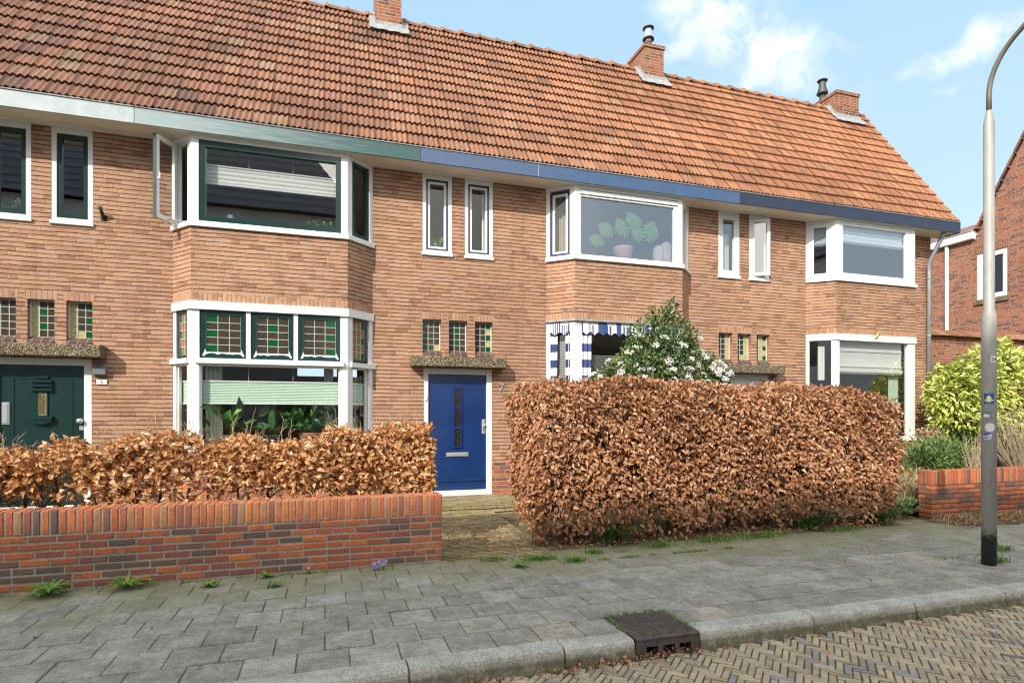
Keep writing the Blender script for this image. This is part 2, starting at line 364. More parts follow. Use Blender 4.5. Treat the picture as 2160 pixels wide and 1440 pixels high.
class MB:
    def __init__(s):
        s.v = []; s.f = []; s.t = []; s.t2 = []; s.sm = []
    def add(s, vs, fs, tint=0.5, tone=0.0, smooth=False):
        b = len(s.v); s.v += [tuple(x) for x in vs]
        for f in fs:
            s.f.append(tuple(b + i for i in f)); s.t.append(tint); s.t2.append(tone); s.sm.append(smooth)
        return s
    def quad(s, a, b, c, d, **k):
        return s.add((a, b, c, d), ((0, 1, 2, 3),), **k)
    def box(s, T, s0, s1, o0, o1, z0, z1, **k):
        vs = [T(a, o, z) for z in (z0, z1) for (a, o) in ((s0, o1), (s1, o1), (s1, o0), (s0, o0))]
        return s.add(vs, ((3, 2, 1, 0), (4, 5, 6, 7), (0, 1, 5, 4), (1, 2, 6, 5), (2, 3, 7, 6), (3, 0, 4, 7)), **k)
    def bevbox(s, T, s0, s1, o0, o1, z0, z1, b=0.005, **k):
        """box whose front (o1) and visible edges are chamfered"""
        vs = [T(s0, o0, z0), T(s1, o0, z0), T(s1, o0, z1), T(s0, o0, z1),
              T(s0, o1 - b, z0), T(s1, o1 - b, z0), T(s1, o1 - b, z1), T(s0, o1 - b, z1),
              T(s0 + b, o1, z0 + b), T(s1 - b, o1, z0 + b), T(s1 - b, o1, z1 - b), T(s0 + b, o1, z1 - b)]
        fs = ((8, 9, 10, 11), (4, 5, 9, 8), (5, 6, 10, 9), (6, 7, 11, 10), (7, 4, 8, 11),
              (0, 1, 5, 4), (1, 2, 6, 5), (2, 3, 7, 6), (3, 0, 4, 7), (1, 0, 3, 2))
        return s.add(vs, fs, **k)
    def frame(s, T, s0, s1, z0, z1, w, o0, o1, **k):
        l, r, b, t = w if isinstance(w, (tuple, list)) else (w,) * 4
        s.box(T, s0, s0 + l, o0, o1, z0, z1, **k); s.box(T, s1 - r, s1, o0, o1, z0, z1, **k)
        s.box(T, s0 + l, s1 - r, o0, o1, z0, z0 + b, **k); s.box(T, s0 + l, s1 - r, o0, o1, z1 - t, z1, **k)
        return s
    def strip(s, pts, o0, o1, z0, z1, **k):
        """mitred bar that follows a plan polyline, between offsets o0 and o1"""
        P = [Vector(p) for p in pts]; N = []
        for a, b in zip(P, P[1:]):
            d = (b - a).normalized(); N.append(Vector((d.y, -d.x)))
        def off(i, o):
            if i == 0: return P[0] + N[0] * o
            if i == len(P) - 1: return P[-1] + N[-1] * o
            m = N[i - 1] + N[i]
            return P[i] + m * (o / (1 + N[i - 1].dot(N[i])))
        for i in range(len(P) - 1):
            a0, a1, b0, b1 = off(i, o0), off(i, o1), off(i + 1, o0), off(i + 1, o1)
            vs = [(*a1, z0), (*b1, z0), (*b0, z0), (*a0, z0), (*a1, z1), (*b1, z1), (*b0, z1), (*a0, z1)]
            fs = [(3, 2, 1, 0), (4, 5, 6, 7), (0, 1, 5, 4), (2, 3, 7, 6)]
            if i == 0: fs.append((3, 0, 4, 7))
            if i == len(P) - 2: fs.append((1, 2, 6, 5))
            s.add(vs, fs, **k)
        return s
    def tube(s, pts, r, n=8, cap=True, **k):
        P = [Vector(p) for p in pts]
        rr = r if isinstance(r, (list, tuple)) else [r] * len(P)
        vs = []; up = None
        for i, p in enumerate(P):
            d = (P[min(i + 1, len(P) - 1)] - P[max(i - 1, 0)]).normalized()
            if up is None:
                up = Vector((0, 0, 1)) if abs(d.z) < 0.9 else Vector((1, 0, 0))
            x = d.cross(up)
            if x.length < 1e-4: x = d.orthogonal()
            x.normalize(); y = d.cross(x).normalized()
            for j in range(n):
                a = 2 * math.pi * j / n
                vs.append(p + (x * math.cos(a) + y * math.sin(a)) * rr[i])
        fs = [(i * n + j, i * n + (j + 1) % n, (i + 1) * n + (j + 1) % n, (i + 1) * n + j) for i in range(len(P) - 1) for j in range(n)]
        k.setdefault('smooth', n > 5)
        if cap:
            fs += [tuple(range(n))[::-1], tuple((len(P) - 1) * n + j for j in range(n))]
        return s.add(vs, fs, **k)
    def lathe(s, prof, c, n=20, **k):
        vs = [(c[0] + r * math.cos(2 * math.pi * j / n), c[1] + r * math.sin(2 * math.pi * j / n), c[2] + z) for (r, z) in prof for j in range(n)]
        fs = [(i * n + j, i * n + (j + 1) % n, (i + 1) * n + (j + 1) % n, (i + 1) * n + j) for i in range(len(prof) - 1) for j in range(n)]
        fs += [tuple(range(n))[::-1], tuple((len(prof) - 1) * n + j for j in range(n))]
        k.setdefault('smooth', True)
        return s.add(vs, fs, **k)
    def prism(s, T, poly, o0, o1, **k):
        """polygon given in (s, z), extruded between o0 and o1"""
        n = len(poly)
        vs = [T(a, o1, z) for a, z in poly] + [T(a, o0, z) for a, z in poly]
        fs = [tuple(range(n)), tuple(range(2 * n - 1, n - 1, -1))] + [(i, i + n, (i + 1) % n + n, (i + 1) % n) for i in range(n)]
        return s.add(vs, fs, **k)
    def wall(s, T, s0, s1, z0, z1, holes=(), reveal=0.1):
        """front skin of a wall with rectangular openings (s0,s1,z0,z1) and their reveals"""
        xs = sorted({s0, s1} | {max(s0, min(s1, h[i])) for h in holes for i in (0, 1)})
        zs = sorted({z0, z1} | {max(z0, min(z1, h[i])) for h in holes for i in (2, 3)})
        for a, b in zip(xs, xs[1:]):
            for c, d in zip(zs, zs[1:]):
                mx, mz = (a + b) / 2, (c + d) / 2
                if any(h[0] < mx < h[1] and h[2] < mz < h[3] for h in holes): continue
                s.quad(T(a, 0, c), T(b, 0, c), T(b, 0, d), T(a, 0, d))
        for h in holes:
            a, b, c, d = h[:4]
            rv = h[4] if len(h) > 4 else reveal
            if rv <= 0: continue
            s.quad(T(a, 0, c), T(a, 0, d), T(a, -rv, d), T(a, -rv, c)); s.quad(T(b, 0, d), T(b, 0, c), T(b, -rv, c), T(b, -rv, d))
            s.quad(T(a, 0, d), T(b, 0, d), T(b, -rv, d), T(a, -rv, d)); s.quad(T(b, 0, c), T(a, 0, c), T(a, -rv, c), T(b, -rv, c))
        return s
    def build(s, name, mat, parent=None):
        return mesh_object(name, np.array(s.v, dtype=np.float64), s.f, mat, parent, s.t, s.t2, s.sm)

def mesh_object(name, v, faces, mat, parent=None, tint=None, tone=None, smooth=None):
    me = bpy.data.meshes.new(name)
    if parent is not None:
        top = parent
        while top.parent: top = top.parent
        org = top.location
    elif len(v):
        org = Vector(((v[:, 0].min() + v[:, 0].max()) / 2, (v[:, 1].min() + v[:, 1].max()) / 2, v[:, 2].min()))
    w = v - np.array(org)
    me.from_pydata(w.tolist() if len(faces) else [], [], faces)
    nf = len(me.polygons)
    if tint is not None:
        a = me.attributes.new('tint', 'FLOAT', 'FACE'); a.data.foreach_set('value', np.array(tint, dtype=np.float32))
    if tone is not None and any(tone):
        a = me.attributes.new('tone', 'FLOAT', 'FACE'); a.data.foreach_set('value', np.array(tone, dtype=np.float32))
    if smooth is not None:
        me.polygons.foreach_set('use_smooth', np.array(smooth, dtype=bool))
    # box-projected UV in metres
    if nf and nf < 20000:
        nrm = np.zeros(nf * 3); me.polygons.foreach_get('normal', nrm); nrm = nrm.reshape(-1, 3)
        lt = np.zeros(nf, dtype=np.int64); me.polygons.foreach_get('loop_total', lt)
        fi = np.repeat(np.arange(nf), lt)
        li = np.zeros(len(me.loops), dtype=np.int64); me.loops.foreach_get('vertex_index', li)
        P = v[li]; n = nrm[fi]
        flat = np.abs(n[:, 2]) > 0.75
        hx = np.where(flat, 1.0, -n[:, 1]); hy = np.where(flat, 0.0, n[:, 0])
        ln = np.sqrt(hx * hx + hy * hy) + 1e-9
        u = np.where(flat, P[:, 0], (P[:, 0] * hx + P[:, 1] * hy) / ln); w2 = np.where(flat, P[:, 1], P[:, 2])
        uvl = me.uv_layers.new(name='UVMap'); uvl.data.foreach_set('uv', np.stack([u, w2], 1).ravel())
    me.materials.append(mat)
    o = bpy.data.objects.new(name, me); COL.objects.link(o)
    if parent is None:
        o.location = org
    else:
        o.parent = parent
    return o

def thing(name, label, cat, loc, group=None):
    o = bpy.data.objects.new(name, None); COL.objects.link(o)
    o.location = loc; o.empty_display_size = 0.2
    o['label'] = label; o['category'] = cat
    if group: o['group'] = group
    return o
def tag(o, label, cat, group=None, kind=None):
    if label: o['label'] = label
    if cat: o['category'] = cat
    if group: o['group'] = group
    if kind: o['kind'] = kind
    return o
def structure(o):
    o['kind'] = 'structure'; return o

def unit(a):
    return a / (np.linalg.norm(a, axis=1, keepdims=True) + 1e-9)
def leaves(pos, axis, nrm, L, W, tint, fold=0.25, droop=0.15):
    """N oval leaves folded along the midrib: 7 vertices, 4 faces each"""
    n = len(pos)
    L = np.broadcast_to(np.asarray(L, float), (n,))[:, None]; W = np.broadcast_to(np.asarray(W, float), (n,))[:, None]
    fold = np.broadcast_to(np.asarray(fold, float), (n,))[:, None]; droop = np.broadcast_to(np.asarray(droop, float), (n,))[:, None]
    axis = unit(axis); side = unit(np.cross(axis, nrm)); nn = unit(np.cross(side, axis))
    c0 = pos; cm = pos + axis * L * 0.55 + nn * L * droop * 0.35; c2 = pos + axis * L - nn * L * droop * 0.5
    def sd(k, t, w):
        return pos + axis * L * t + side * W * w * k + nn * (W * fold * w * 1.2 + L * droop * 0.25)
    l1, l2, r1, r2 = sd(-1, .28, .46), sd(-1, .66, .40), sd(1, .28, .46), sd(1, .66, .40)
    v = np.stack([c0, cm, c2, l1, l2, r1, r2], 1).reshape(-1, 3)
    base = (np.arange(n) * 7)[:, None]
    F = np.concatenate([base + np.array([[0, 3, 4, 1]]), base + np.array([[1, 4, 2, 2]]), base + np.array([[0, 1, 6, 5]]), base + np.array([[1, 2, 6, 6]])], 1).reshape(-1, 4)
    f = [tuple(x) if x[2] != x[3] else tuple(x[:3]) for x in F.tolist()]
    return v, f, np.repeat(np.asarray(tint, np.float32), 4)
def leaf_object(name, parts, mat, parent):
    v = np.concatenate([p[0] for p in parts]); f = []; b = 0; t = np.concatenate([p[2] for p in parts])
    for p in parts:
        f += [tuple(i + b for i in q) for q in p[1]]; b += len(p[0])
    return mesh_object(name, v, f, mat, parent, t)
def blade_mb(mb, p, d, h, w, bend, tint, seg=4):
    """curved flat blade from p, leaning towards d (xy)"""
    d = Vector((d[0], d[1], 0)); d = d.normalized() if d.length else Vector((1, 0, 0))
    sd = Vector((-d.y, d.x, 0)); P = []
    for i in range(seg + 1):
        t = i / seg
        c = Vector(p) + d * (h * bend * t * t) + Vector((0, 0, h * (t - 0.45 * bend * t * t)))
        ww = w * (1 - t) ** 0.6 * (0.5 + 0.5 * min(1, t * 4 + .4))
        P += [c - sd * ww, c + sd * ww]
    mb.add(P, [(2 * i, 2 * i + 1, 2 * i + 3, 2 * i + 2) for i in range(seg)], tint=tint)

def text_object(name, s, size, mat, T, a, o, z, parent, depth=0.003):
    cu = bpy.data.curves.new(name, 'FONT'); cu.body = s; cu.size = size; cu.extrude = depth; cu.align_x = 'CENTER'
    tmp = bpy.data.objects.new(name, cu); COL.objects.link(tmp)
    dg = bpy.context.evaluated_depsgraph_get()
    me = bpy.data.meshes.new_from_object(tmp.evaluated_get(dg))
    bpy.data.objects.remove(tmp); bpy.data.curves.remove(cu)
    v = np.zeros(len(me.vertices) * 3); me.vertices.foreach_get('co', v); v = v.reshape(-1, 3)
    f = [tuple(p.vertices) for p in me.polygons]
    w = np.array([T(a + q[0], o + q[2], z + q[1]) for q in v])
    bpy.data.meshes.remove(me)
    return mesh_object(name, w, f, mat, parent)

class W:
    """parts of a window: frame > sash, pane, sill"""
    pass
def pane(T, s0, s1, z0, z1, o, mat, parent, name='pane'):
    return MB().quad(T(s0, o, z0), T(s1, o, z0), T(s1, o, z1), T(s0, o, z1)).build(name, mat, parent)
def sash(T, s0, s1, z0, z1, w, o0, o1, mat, parent, glass, inner=None, name='sash'):
    """opening light inside a frame; inner = (width, material) adds a second bead; returns the pane limits"""
    w4 = w if isinstance(w, (tuple, list)) else (w,) * 4
    MB().frame(T, s0, s1, z0, z1, w4, o0, o1).build(name, mat, parent)
    a, b, c, d = s0 + w4[0], s1 - w4[1], z0 + w4[2], z1 - w4[3]
    if inner:
        iw = inner[0]
        MB().frame(T, a, b, c, d, iw, o0 - .003, o1 - .008).build('glazing_bead', inner[1], parent)
        a, b, c, d = a + iw, b - iw, c + iw, d - iw
    if glass is not None:
        pane(T, a, b, c, d, (o0 + o1) / 2 - .005, glass, parent)
    return a, b, c, d
def leaded(T, s0, s1, z0, z1, o, cells, parent, cols=3, rows=5):
    """leaded light: coloured cells plus a grid of cames"""
    mb = MB(); cm = MB(); ws = (s1 - s0) / cols; hz = (z1 - z0) / rows
    key = {'G': 0.1, 'd': 0.35, 'c': 0.6, 'a': 0.9}
    for r in range(rows):
        for c in range(cols):
            a, b = s0 + c * ws, s0 + (c + 1) * ws; t, u = z1 - r * hz, z1 - (r + 1) * hz
            mb.quad(T(a, o, u), T(b, o, u), T(b, o, t), T(a, o, t), tint=key[cells[r][c]])
    e = 0.0045
    for c in range(0, cols + 1):
        x = s0 + c * ws; cm.box(T, x - e, x + e, o - .004, o + .006, z0, z1)
    for r in range(0, rows + 1):
        z = z1 - r * hz; cm.box(T, s0, s1, o - .003, o + .005, z - e, z + e)
    mb.build('leaded_pane', M['stained'], parent); cm.build('lead_came', M['came'], parent)

# ------------------------------------------------------------------ exposure
EXPO = 0.38; SUN_E = 3.8; SKYK = 1.0; OPX = 1.0; OPZ = 15.35
# clouds: compass azimuth (deg from the facade normal), elevation, angular size, flattening, amount
CLOUDS = []
for az, el, r, sq, amt in ((33.9, 34.0, 0.069, 2.4, 0.80), (36.5, 32.6, 0.081, 2.2, 1.00), (39.0, 30.8, 0.094, 2.0, 1.00), (41.5, 29.6, 0.088, 2.2, 1.00), (43.6, 29.4, 0.062, 2.4, 0.90), (40.2, 28.4, 0.088, 2.6, 0.70), (42.9, 27.8, 0.088, 2.4, 0.80), (44.9, 27.0, 0.062, 2.6, 0.70), (33.5, 33.1, 0.044, 3.0, 0.60), (33.3, 31.2, 0.056, 2.6, 0.70), (46.6, 28.7, 0.044, 2.6, 0.45), (38.1, 33.6, 0.062, 3.0, 0.40), (55.8, 26.7, 0.069, 3.6, 1.00), (57.5, 27.4, 0.056, 3.2, 0.85), (54.4, 27.2, 0.050, 3.4, 0.70), (49.0, 26.6, 0.027, 2.0, 0.60), (52.6, 26.1, 0.037, 3.0, 0.50), (55.0, 24.5, 0.037, 3.0, 0.35), ):
    CLOUDS.append((Vector((math.sin(R(az)) * math.cos(R(el)), math.cos(R(az)) * math.cos(R(el)), math.sin(R(el)))), r, sq, amt))

# ------------------------------------------------------------------ camera, light, sky
cam = bpy.data.cameras.new('camera'); co = bpy.data.objects.new('camera', cam); COL.objects.link(co)
cam.sensor_width = 36; cam.lens = 36 * 1228.5 / 2160; cam.shift_y = 160 / 2160
cam.clip_start = 0.05; cam.clip_end = 2000
co.location = (0, CAMY, EYE); co.rotation_euler = (R(90), 0, -YAW)
SC.camera = co
SC.cycles.pixel_filter_type = 'BLACKMAN_HARRIS'; SC.cycles.filter_width = 1.15
SC.view_settings.view_transform = 'Standard'; SC.view_settings.look = 'None'
SC.view_settings.exposure = EXPO; SC.view_settings.gamma = 1

SUN = Vector((1, 0.96, -0.92)).normalized()
sl = bpy.data.lights.new('sun', 'SUN'); sl.energy = SUN_E; sl.angle = R(0.6); sl.color = (1, 0.95, 0.86)
so = bpy.data.objects.new('sun', sl); COL.objects.link(so)
so.rotation_euler = SUN.to_track_quat('-Z', 'Y').to_euler(); so.location = (-30, -40, 40)

wd = bpy.data.worlds.new('World'); SC.world = wd; wd.use_nodes = True
wd.node_tree.nodes.clear(); g = G(wd.node_tree)
sky = g.n('ShaderNodeTexSky'); sky.sky_type = 'NISHITA'; sky.sun_disc = False
sky.sun_elevation = R(33.6); sky.sun_rotation = math.atan2(-SUN.x, -SUN.y)
sky.dust_density = 2.0; sky.air_density = 1.0
dirv = g.n('ShaderNodeTexCoord').outputs['Generated']
ds = g.sep(dirv)
# thin high haze pales the blue; it is thicker towards the horizon
K = 1 / 0.12
haze = g.ramp(g.m('MULTIPLY', ds[2], 1.0, clamp=True), [(0.0, (0.68, 0.84, 0.98)), (0.3, (0.57, 0.79, 0.99)), (0.6, (0.47, 0.73, 0.99)), (1.0, (0.36, 0.62, 0.95))])
base = g.mix(0.72, g.mix(1.0, sky.outputs[0], (SKYK, SKYK, SKYK), 'MULTIPLY'), g.mix(1.0, haze, (K * .99, K * .99, K * .99), 'MULTIPLY'))
warp = g.noise(dirv, 5.0, 5, 0.6, out='Color')
wn = g.n('ShaderNodeVectorMath', operation='MULTIPLY_ADD')
g.put(wn.inputs[0], warp); wn.inputs[1].default_value = (0.12, 0.12, 0.12); g.put(wn.inputs[2], dirv)
dw = wn.outputs[0]
def cloud(d, r, sq=2.0):
    """soft flattened puff around a compass direction"""
    c = Vector(d).normalized()
    sb = g.n('ShaderNodeVectorMath', operation='SUBTRACT'); g.put(sb.inputs[0], dw); sb.inputs[1].default_value = c + Vector((.06, .06, .06))
    ml = g.n('ShaderNodeVectorMath', operation='MULTIPLY'); g.put(ml.inputs[0], sb.outputs[0]); ml.inputs[1].default_value = (1, 1, sq)
    ln = g.n('ShaderNodeVectorMath', operation='LENGTH'); g.put(ln.inputs[0], ml.outputs[0])
    return g.step(ln.outputs['Value'], r * 0.15, r, 1.0, 0.0)
acc = None
for d, r, sq, amt in CLOUDS:
    k = g.m('MULTIPLY', cloud(d, r, sq), amt)
    acc = k if acc is None else g.m('MAXIMUM', acc, k)
wisp = g.step(g.noise(dw, 3.2, 7, 0.62), 0.52, 0.78, 0.0, 0.5)
det = g.step(g.noise(dw, 9.0, 8, 0.65), 0.40, 0.66, 0.0, 1.0)
# bright cloud bank added out of view on the street side, for fill light
bank = g.m('MULTIPLY', g.m('MULTIPLY', g.step(ds[1], 0.32, -0.15, 0.0, 1.0), g.step(ds[0], 0.15, 0.5, 1.0, 0.12)), g.step(g.noise(dirv, 2.6, 6, 0.6), 0.30, 0.55, 0.55, 1.0))
cl = g.m('MAXIMUM', g.m('MULTIPLY', acc, det), g.m('MULTIPLY', wisp, 0.45), clamp=True)
cl = g.m('MULTIPLY', cl, 0.9)
cl = g.m('MAXIMUM', cl, bank, clamp=True)
colr = g.mix(cl, base, g.mix(bank, (K * 1.0, K * 1.0, K * 1.01), (K * 2.0, K * 1.9, K * 1.75)))
bg = g.n('ShaderNodeBackground'); g.put(bg.inputs[0], colr); bg.inputs[1].default_value = 0.12
wo = g.n('ShaderNodeOutputWorld'); g.put(wo.inputs[0], bg.outputs[0])

# ------------------------------------------------------------------ ground
def ground():
    T = F0
    def flat(name, x0, x1, y0, y1, z, mat):
        mb = MB(); nx = 6
        mb.quad((x0, y0, z), (x1, y0, z), (x1, y1, z), (x0, y1, z))
        return structure(mb.build(name, mat))
    flat('ground', -400, 400, -400, 400, -0.16, M['soil'])
    flat('road_bed', -60, 60, -12.2, -5.9, -0.128, M['joint'])
    flat('sidewalk_bed', -60, 60, -5.89, -3.2, -0.010, M['joint'])
    # garden soil, and the path of narrow bricks between the hedges
    mb = MB()
    for a, b, c in ((-9, 1.12, 0.05), (2.15, 7.38, 0.006), (8.1, 18, 0.22)):
        n = 10
        for i in range(n):
            x0, x1 = a + (b - a) * i / n, a + (b - a) * (i + 1) / n
            y0, y1 = -3.42 if a > 7.5 or a < 0 else -3.47, 0.05
            mb.quad((x0, y0, c), (x1, y0, c), (x1, y1, c + .04), (x0, y1, c + .04))
    mb.quad((2.15, -3.47, -.1), (7.38, -3.47, -.1), (7.38, -3.47, .006), (2.15, -3.47, .006))
    structure(mb.build('garden_soil', M['soil']))
    mb = MB()
    mb.quad((1.1, -3.62, 0.002), (2.3, -3.62, 0.002), (2.3, -1.15, 0.09), (1.1, -1.15, 0.09))
    mb.box(T, 1.1, 3.0, -0.1, 1.15, 0.0, 0.165)
    structure(mb.build('garden_path', M['path']))
    mb = MB()
    mb.quad((7.3, -3.5, 0.004), (8.12, -3.5, 0.004), (8.4, 0, 0.03), (7.0, 0, 0.03))
    mb.box(T, 6.9, 8.7, -0.1, 0.75, 0.0, 0.16)
    structure(mb.build('side_path', M['path']))
    # paving slabs, laid in half-bond rows along the street
    rg = random.Random(3); mb = MB(); P = 0.302
    y = -5.876; row = 0
    while y < -3.45:
        x = -6.2 + (row % 2) * 0.15 + rg.uniform(-.02, .02)
        while x < 13.5:
            lx = P
            if True:
                x0, x1 = x, x + lx - 0.003 - rg.random() * .004
                y0, y1 = y, y + P - 0.012 - rg.random() * .004
                if y1 > -3.3: y1 = -3.3
                z = [rg.uniform(-.003, .003) for _ in range(4)]
                if x1 > 1.93 and x0 < 2.40 and y0 < -5.59:
                    # cut round the storm drain
                    segs = []
                    if x0 < 1.92: segs.append((x0, 1.915, y0, y1))
                    if x1 > 2.41: segs.append((2.405, x1, y0, y1))
                    if y1 > -5.57: segs.append((max(x0, 1.92), min(x1, 2.40), -5.565, y1))
                else:
                    segs = [(x0, x1, y0, y1)]
                tn = min(.85, max(0, rg.gauss(0.45, 0.17)))
                if rg.random() < 0.035: tn = rg.uniform(.9, 1)
                for a, b, c, d in segs:
                    if b - a < .02 or d - c < .02: continue
                    e = 0.005
                    vs = [(a, c, z[0] - e), (b, c, z[1] - e), (b, d, z[2] - e), (a, d, z[3] - e),
                          (a + e, c + e, z[0]), (b - e, c + e, z[1]), (b - e, d - e, z[2]), (a + e, d - e, z[3]),
                          (a, c, -.02), (b, c, -.02), (b, d, -.02), (a, d, -.02)]
                    mb.add(vs, ((4, 5, 6, 7), (0, 1, 5, 4), (1, 2, 6, 5), (2, 3, 7, 6), (3, 0, 4, 7), (8, 9, 1, 0), (9, 10, 2, 1), (10, 11, 3, 2), (11, 8, 0, 3)), tint=tn)
            x += lx
        y += P; row += 1
    structure(mb.build('sidewalk', M['paving']))
    # kerb of metre-long concrete stones with a rounded nose
    mb = MB()
    prof = [(-5.88, 0.004), (-5.985, 0.004), (-6.005, 0.0), (-6.020, -0.010), (-6.028, -0.028), (-6.042, -0.16)]
    joints = [-9.55 + i for i in range(11)] + [1.42, 1.915]
    spans = list(zip(joints, joints[1:])) + [(2.405, 3.38)] + [(3.38 + i, 4.38 + i) for i in range(16)]
    for a, b in spans:
        dz, dy = rg.uniform(-.004, .004), rg.uniform(-.004, .004); a += .004; b -= .004
        e = .006; cuts = [(a, .004), (a + e, 0), (b - e, 0), (b, .004)]
        vs = []
        for x, sh in cuts:
            vs += [(x, yy + dy + (sh if i > 1 else 0), zz + dz - (sh if i < 5 else 0)) for i, (yy, zz) in enumerate(prof)]
            vs.append((x, -5.88 + dy, -.16))
        n = 7
        fs = [(i * n + j, i * n + j + 1, (i + 1) * n + j + 1, (i + 1) * n + j) for i in range(3) for j in range(5)]
        fs += [tuple(range(n))[::-1], tuple(3 * n + j for j in range(n))]
        mb.add(vs, fs, smooth=False)
    structure(mb.build('kerb', M['kerb']))
    # herringbone clinkers
    mb = MB(); Wd = 0.0445; ang = R(45); ca, sa = math.cos(ang), math.sin(ang)
    for j in range(-150, 190):
        for i in range(-150, 190):
            r = (i - j) % 6
            if r == 0: a0, a1, b0, b1 = i, i + 3, j, j + 1
            elif r == 5: a0, a1, b0, b1 = i, i + 1, j, j + 3
            else: continue
            cx, cy = (a0 + a1) / 2 * Wd, (b0 + b1) / 2 * Wd
            X, Y = 4.0 + cx * ca - cy * sa, -7.4 + cx * sa + cy * ca
            if not (-0.5 < X < 8.3 and -8.6 < Y < -6.03): continue
            gp = 0.0032; e = 0.005; z = -0.120 + rg.uniform(-.003, .003) - .002 * math.sin(X * 1.3) ; tl = rg.uniform(-.004, .004); rot = rg.uniform(-.02, .02)
            hx, hy = (a1 - a0) * Wd / 2 - gp + rg.uniform(-.002, .001), (b1 - b0) * Wd / 2 - gp + rg.uniform(-.002, .001)
            pts = []
            for (u, v, zz) in [(-hx, -hy, -.03), (hx, -hy, -.03), (hx, hy, -.03), (-hx, hy, -.03), (-hx, -hy, -e), (hx, -hy, -e), (hx, hy, -e), (-hx, hy, -e),
                               (-hx + e, -hy + e, 0), (hx - e, -hy + e, 0), (hx - e, hy - e, 0), (-hx + e, hy - e, 0)]:
                u2, v2 = u - v * rot, v + u * rot
                pts.append((X + u2 * ca - v2 * sa, Y + u2 * sa + v2 * ca, z + zz + tl * (1 if u > 0 else -1)))
            mb.add(pts, ((8, 9, 10, 11), (4, 5, 9, 8), (5, 6, 10, 9), (6, 7, 11, 10), (7, 4, 8, 11), (0, 1, 5, 4), (1, 2, 6, 5), (2, 3, 7, 6), (3, 0, 4, 7)), tint=min(1, max(0, rg.gauss(.55, .24))))
    structure(mb.build('road', M['clinker']))
    # opposite pavement, only ever seen in reflections
    flat('far_sidewalk', -60, 60, -16, -12.2, -0.02, M['kerb'])
ground()

def storm_drain():
    t = thing('storm_drain', 'cast iron gully box with a chequered lid set in the kerb', 'storm drain', (2.16, -5.8, -0.12))
    iron = plain('rusty_cast_iron', (0.095, 0.08, 0.075), 0.6, 0.35, 18, 0.5, metal=0.25, dirt=(0.16, 0.115, 0.07), dirt_amt=0.7, dscale=9)
    T = Face((1.92, 0), (2.92, 0))      # s from the drain's left edge, o = -y
    body = MB(); L = 0.48; o0, o1 = 5.575, 6.03
    holes = [(0.075, 0.165), (0.20, 0.29), (0.325, 0.415)]
    zb, zt = -0.118, -0.055
    body.wall(Face((1.92, -o1), (2.92, -o1)), 0, L, -0.14, -0.004, [(a, b, zb, zt, .1) for a, b in holes])
    body.box(T, 0, L, o0, o0 + .01, -0.14, -0.003); body.box(T, 0, .012, o0 + .01, o1 - .001, -0.14, -.003); body.box(T, L - .012, L, o0 + .01, o1 - .001, -.14, -.003)
    body.build('gully_box', iron, t)
    lid = MB(); lid.bevbox(T, 0.0, L, o0, o1 + .006, -0.012, 0.006, b=.004)
    for i in range(26):
        for j in range(25):
            if (i + j) % 2: continue
            s, o = .026 + i * .0168, o0 + .03 + j * .0166
            if abs(s - .22) < .014 and abs(o - 5.76) < .02: continue
            lid.box(T, s, s + .013, o, o + .013, .0055, .0095)
    lid.build('lid', iron, t)
    MB().box(T, .212, .232, 5.745, 5.775, .005, .0075).build('lifting_slot', M['black'], t)
storm_drain()

# ------------------------------------------------------------------ the terrace
ZS = 5.39            # soffit height
PHI = R(55.7); CP, SP = math.cos(PHI), math.sin(PHI)
EY, EZ = -0.45, 5.60; ROWS = 14; RL = 0.2936
TW = 0.2425
def slope(x, q, h):
    """point on the front roof slope: q up the slope, h off it"""
    return (x, EY + q * CP - h * SP, EZ + q * SP + h * CP)

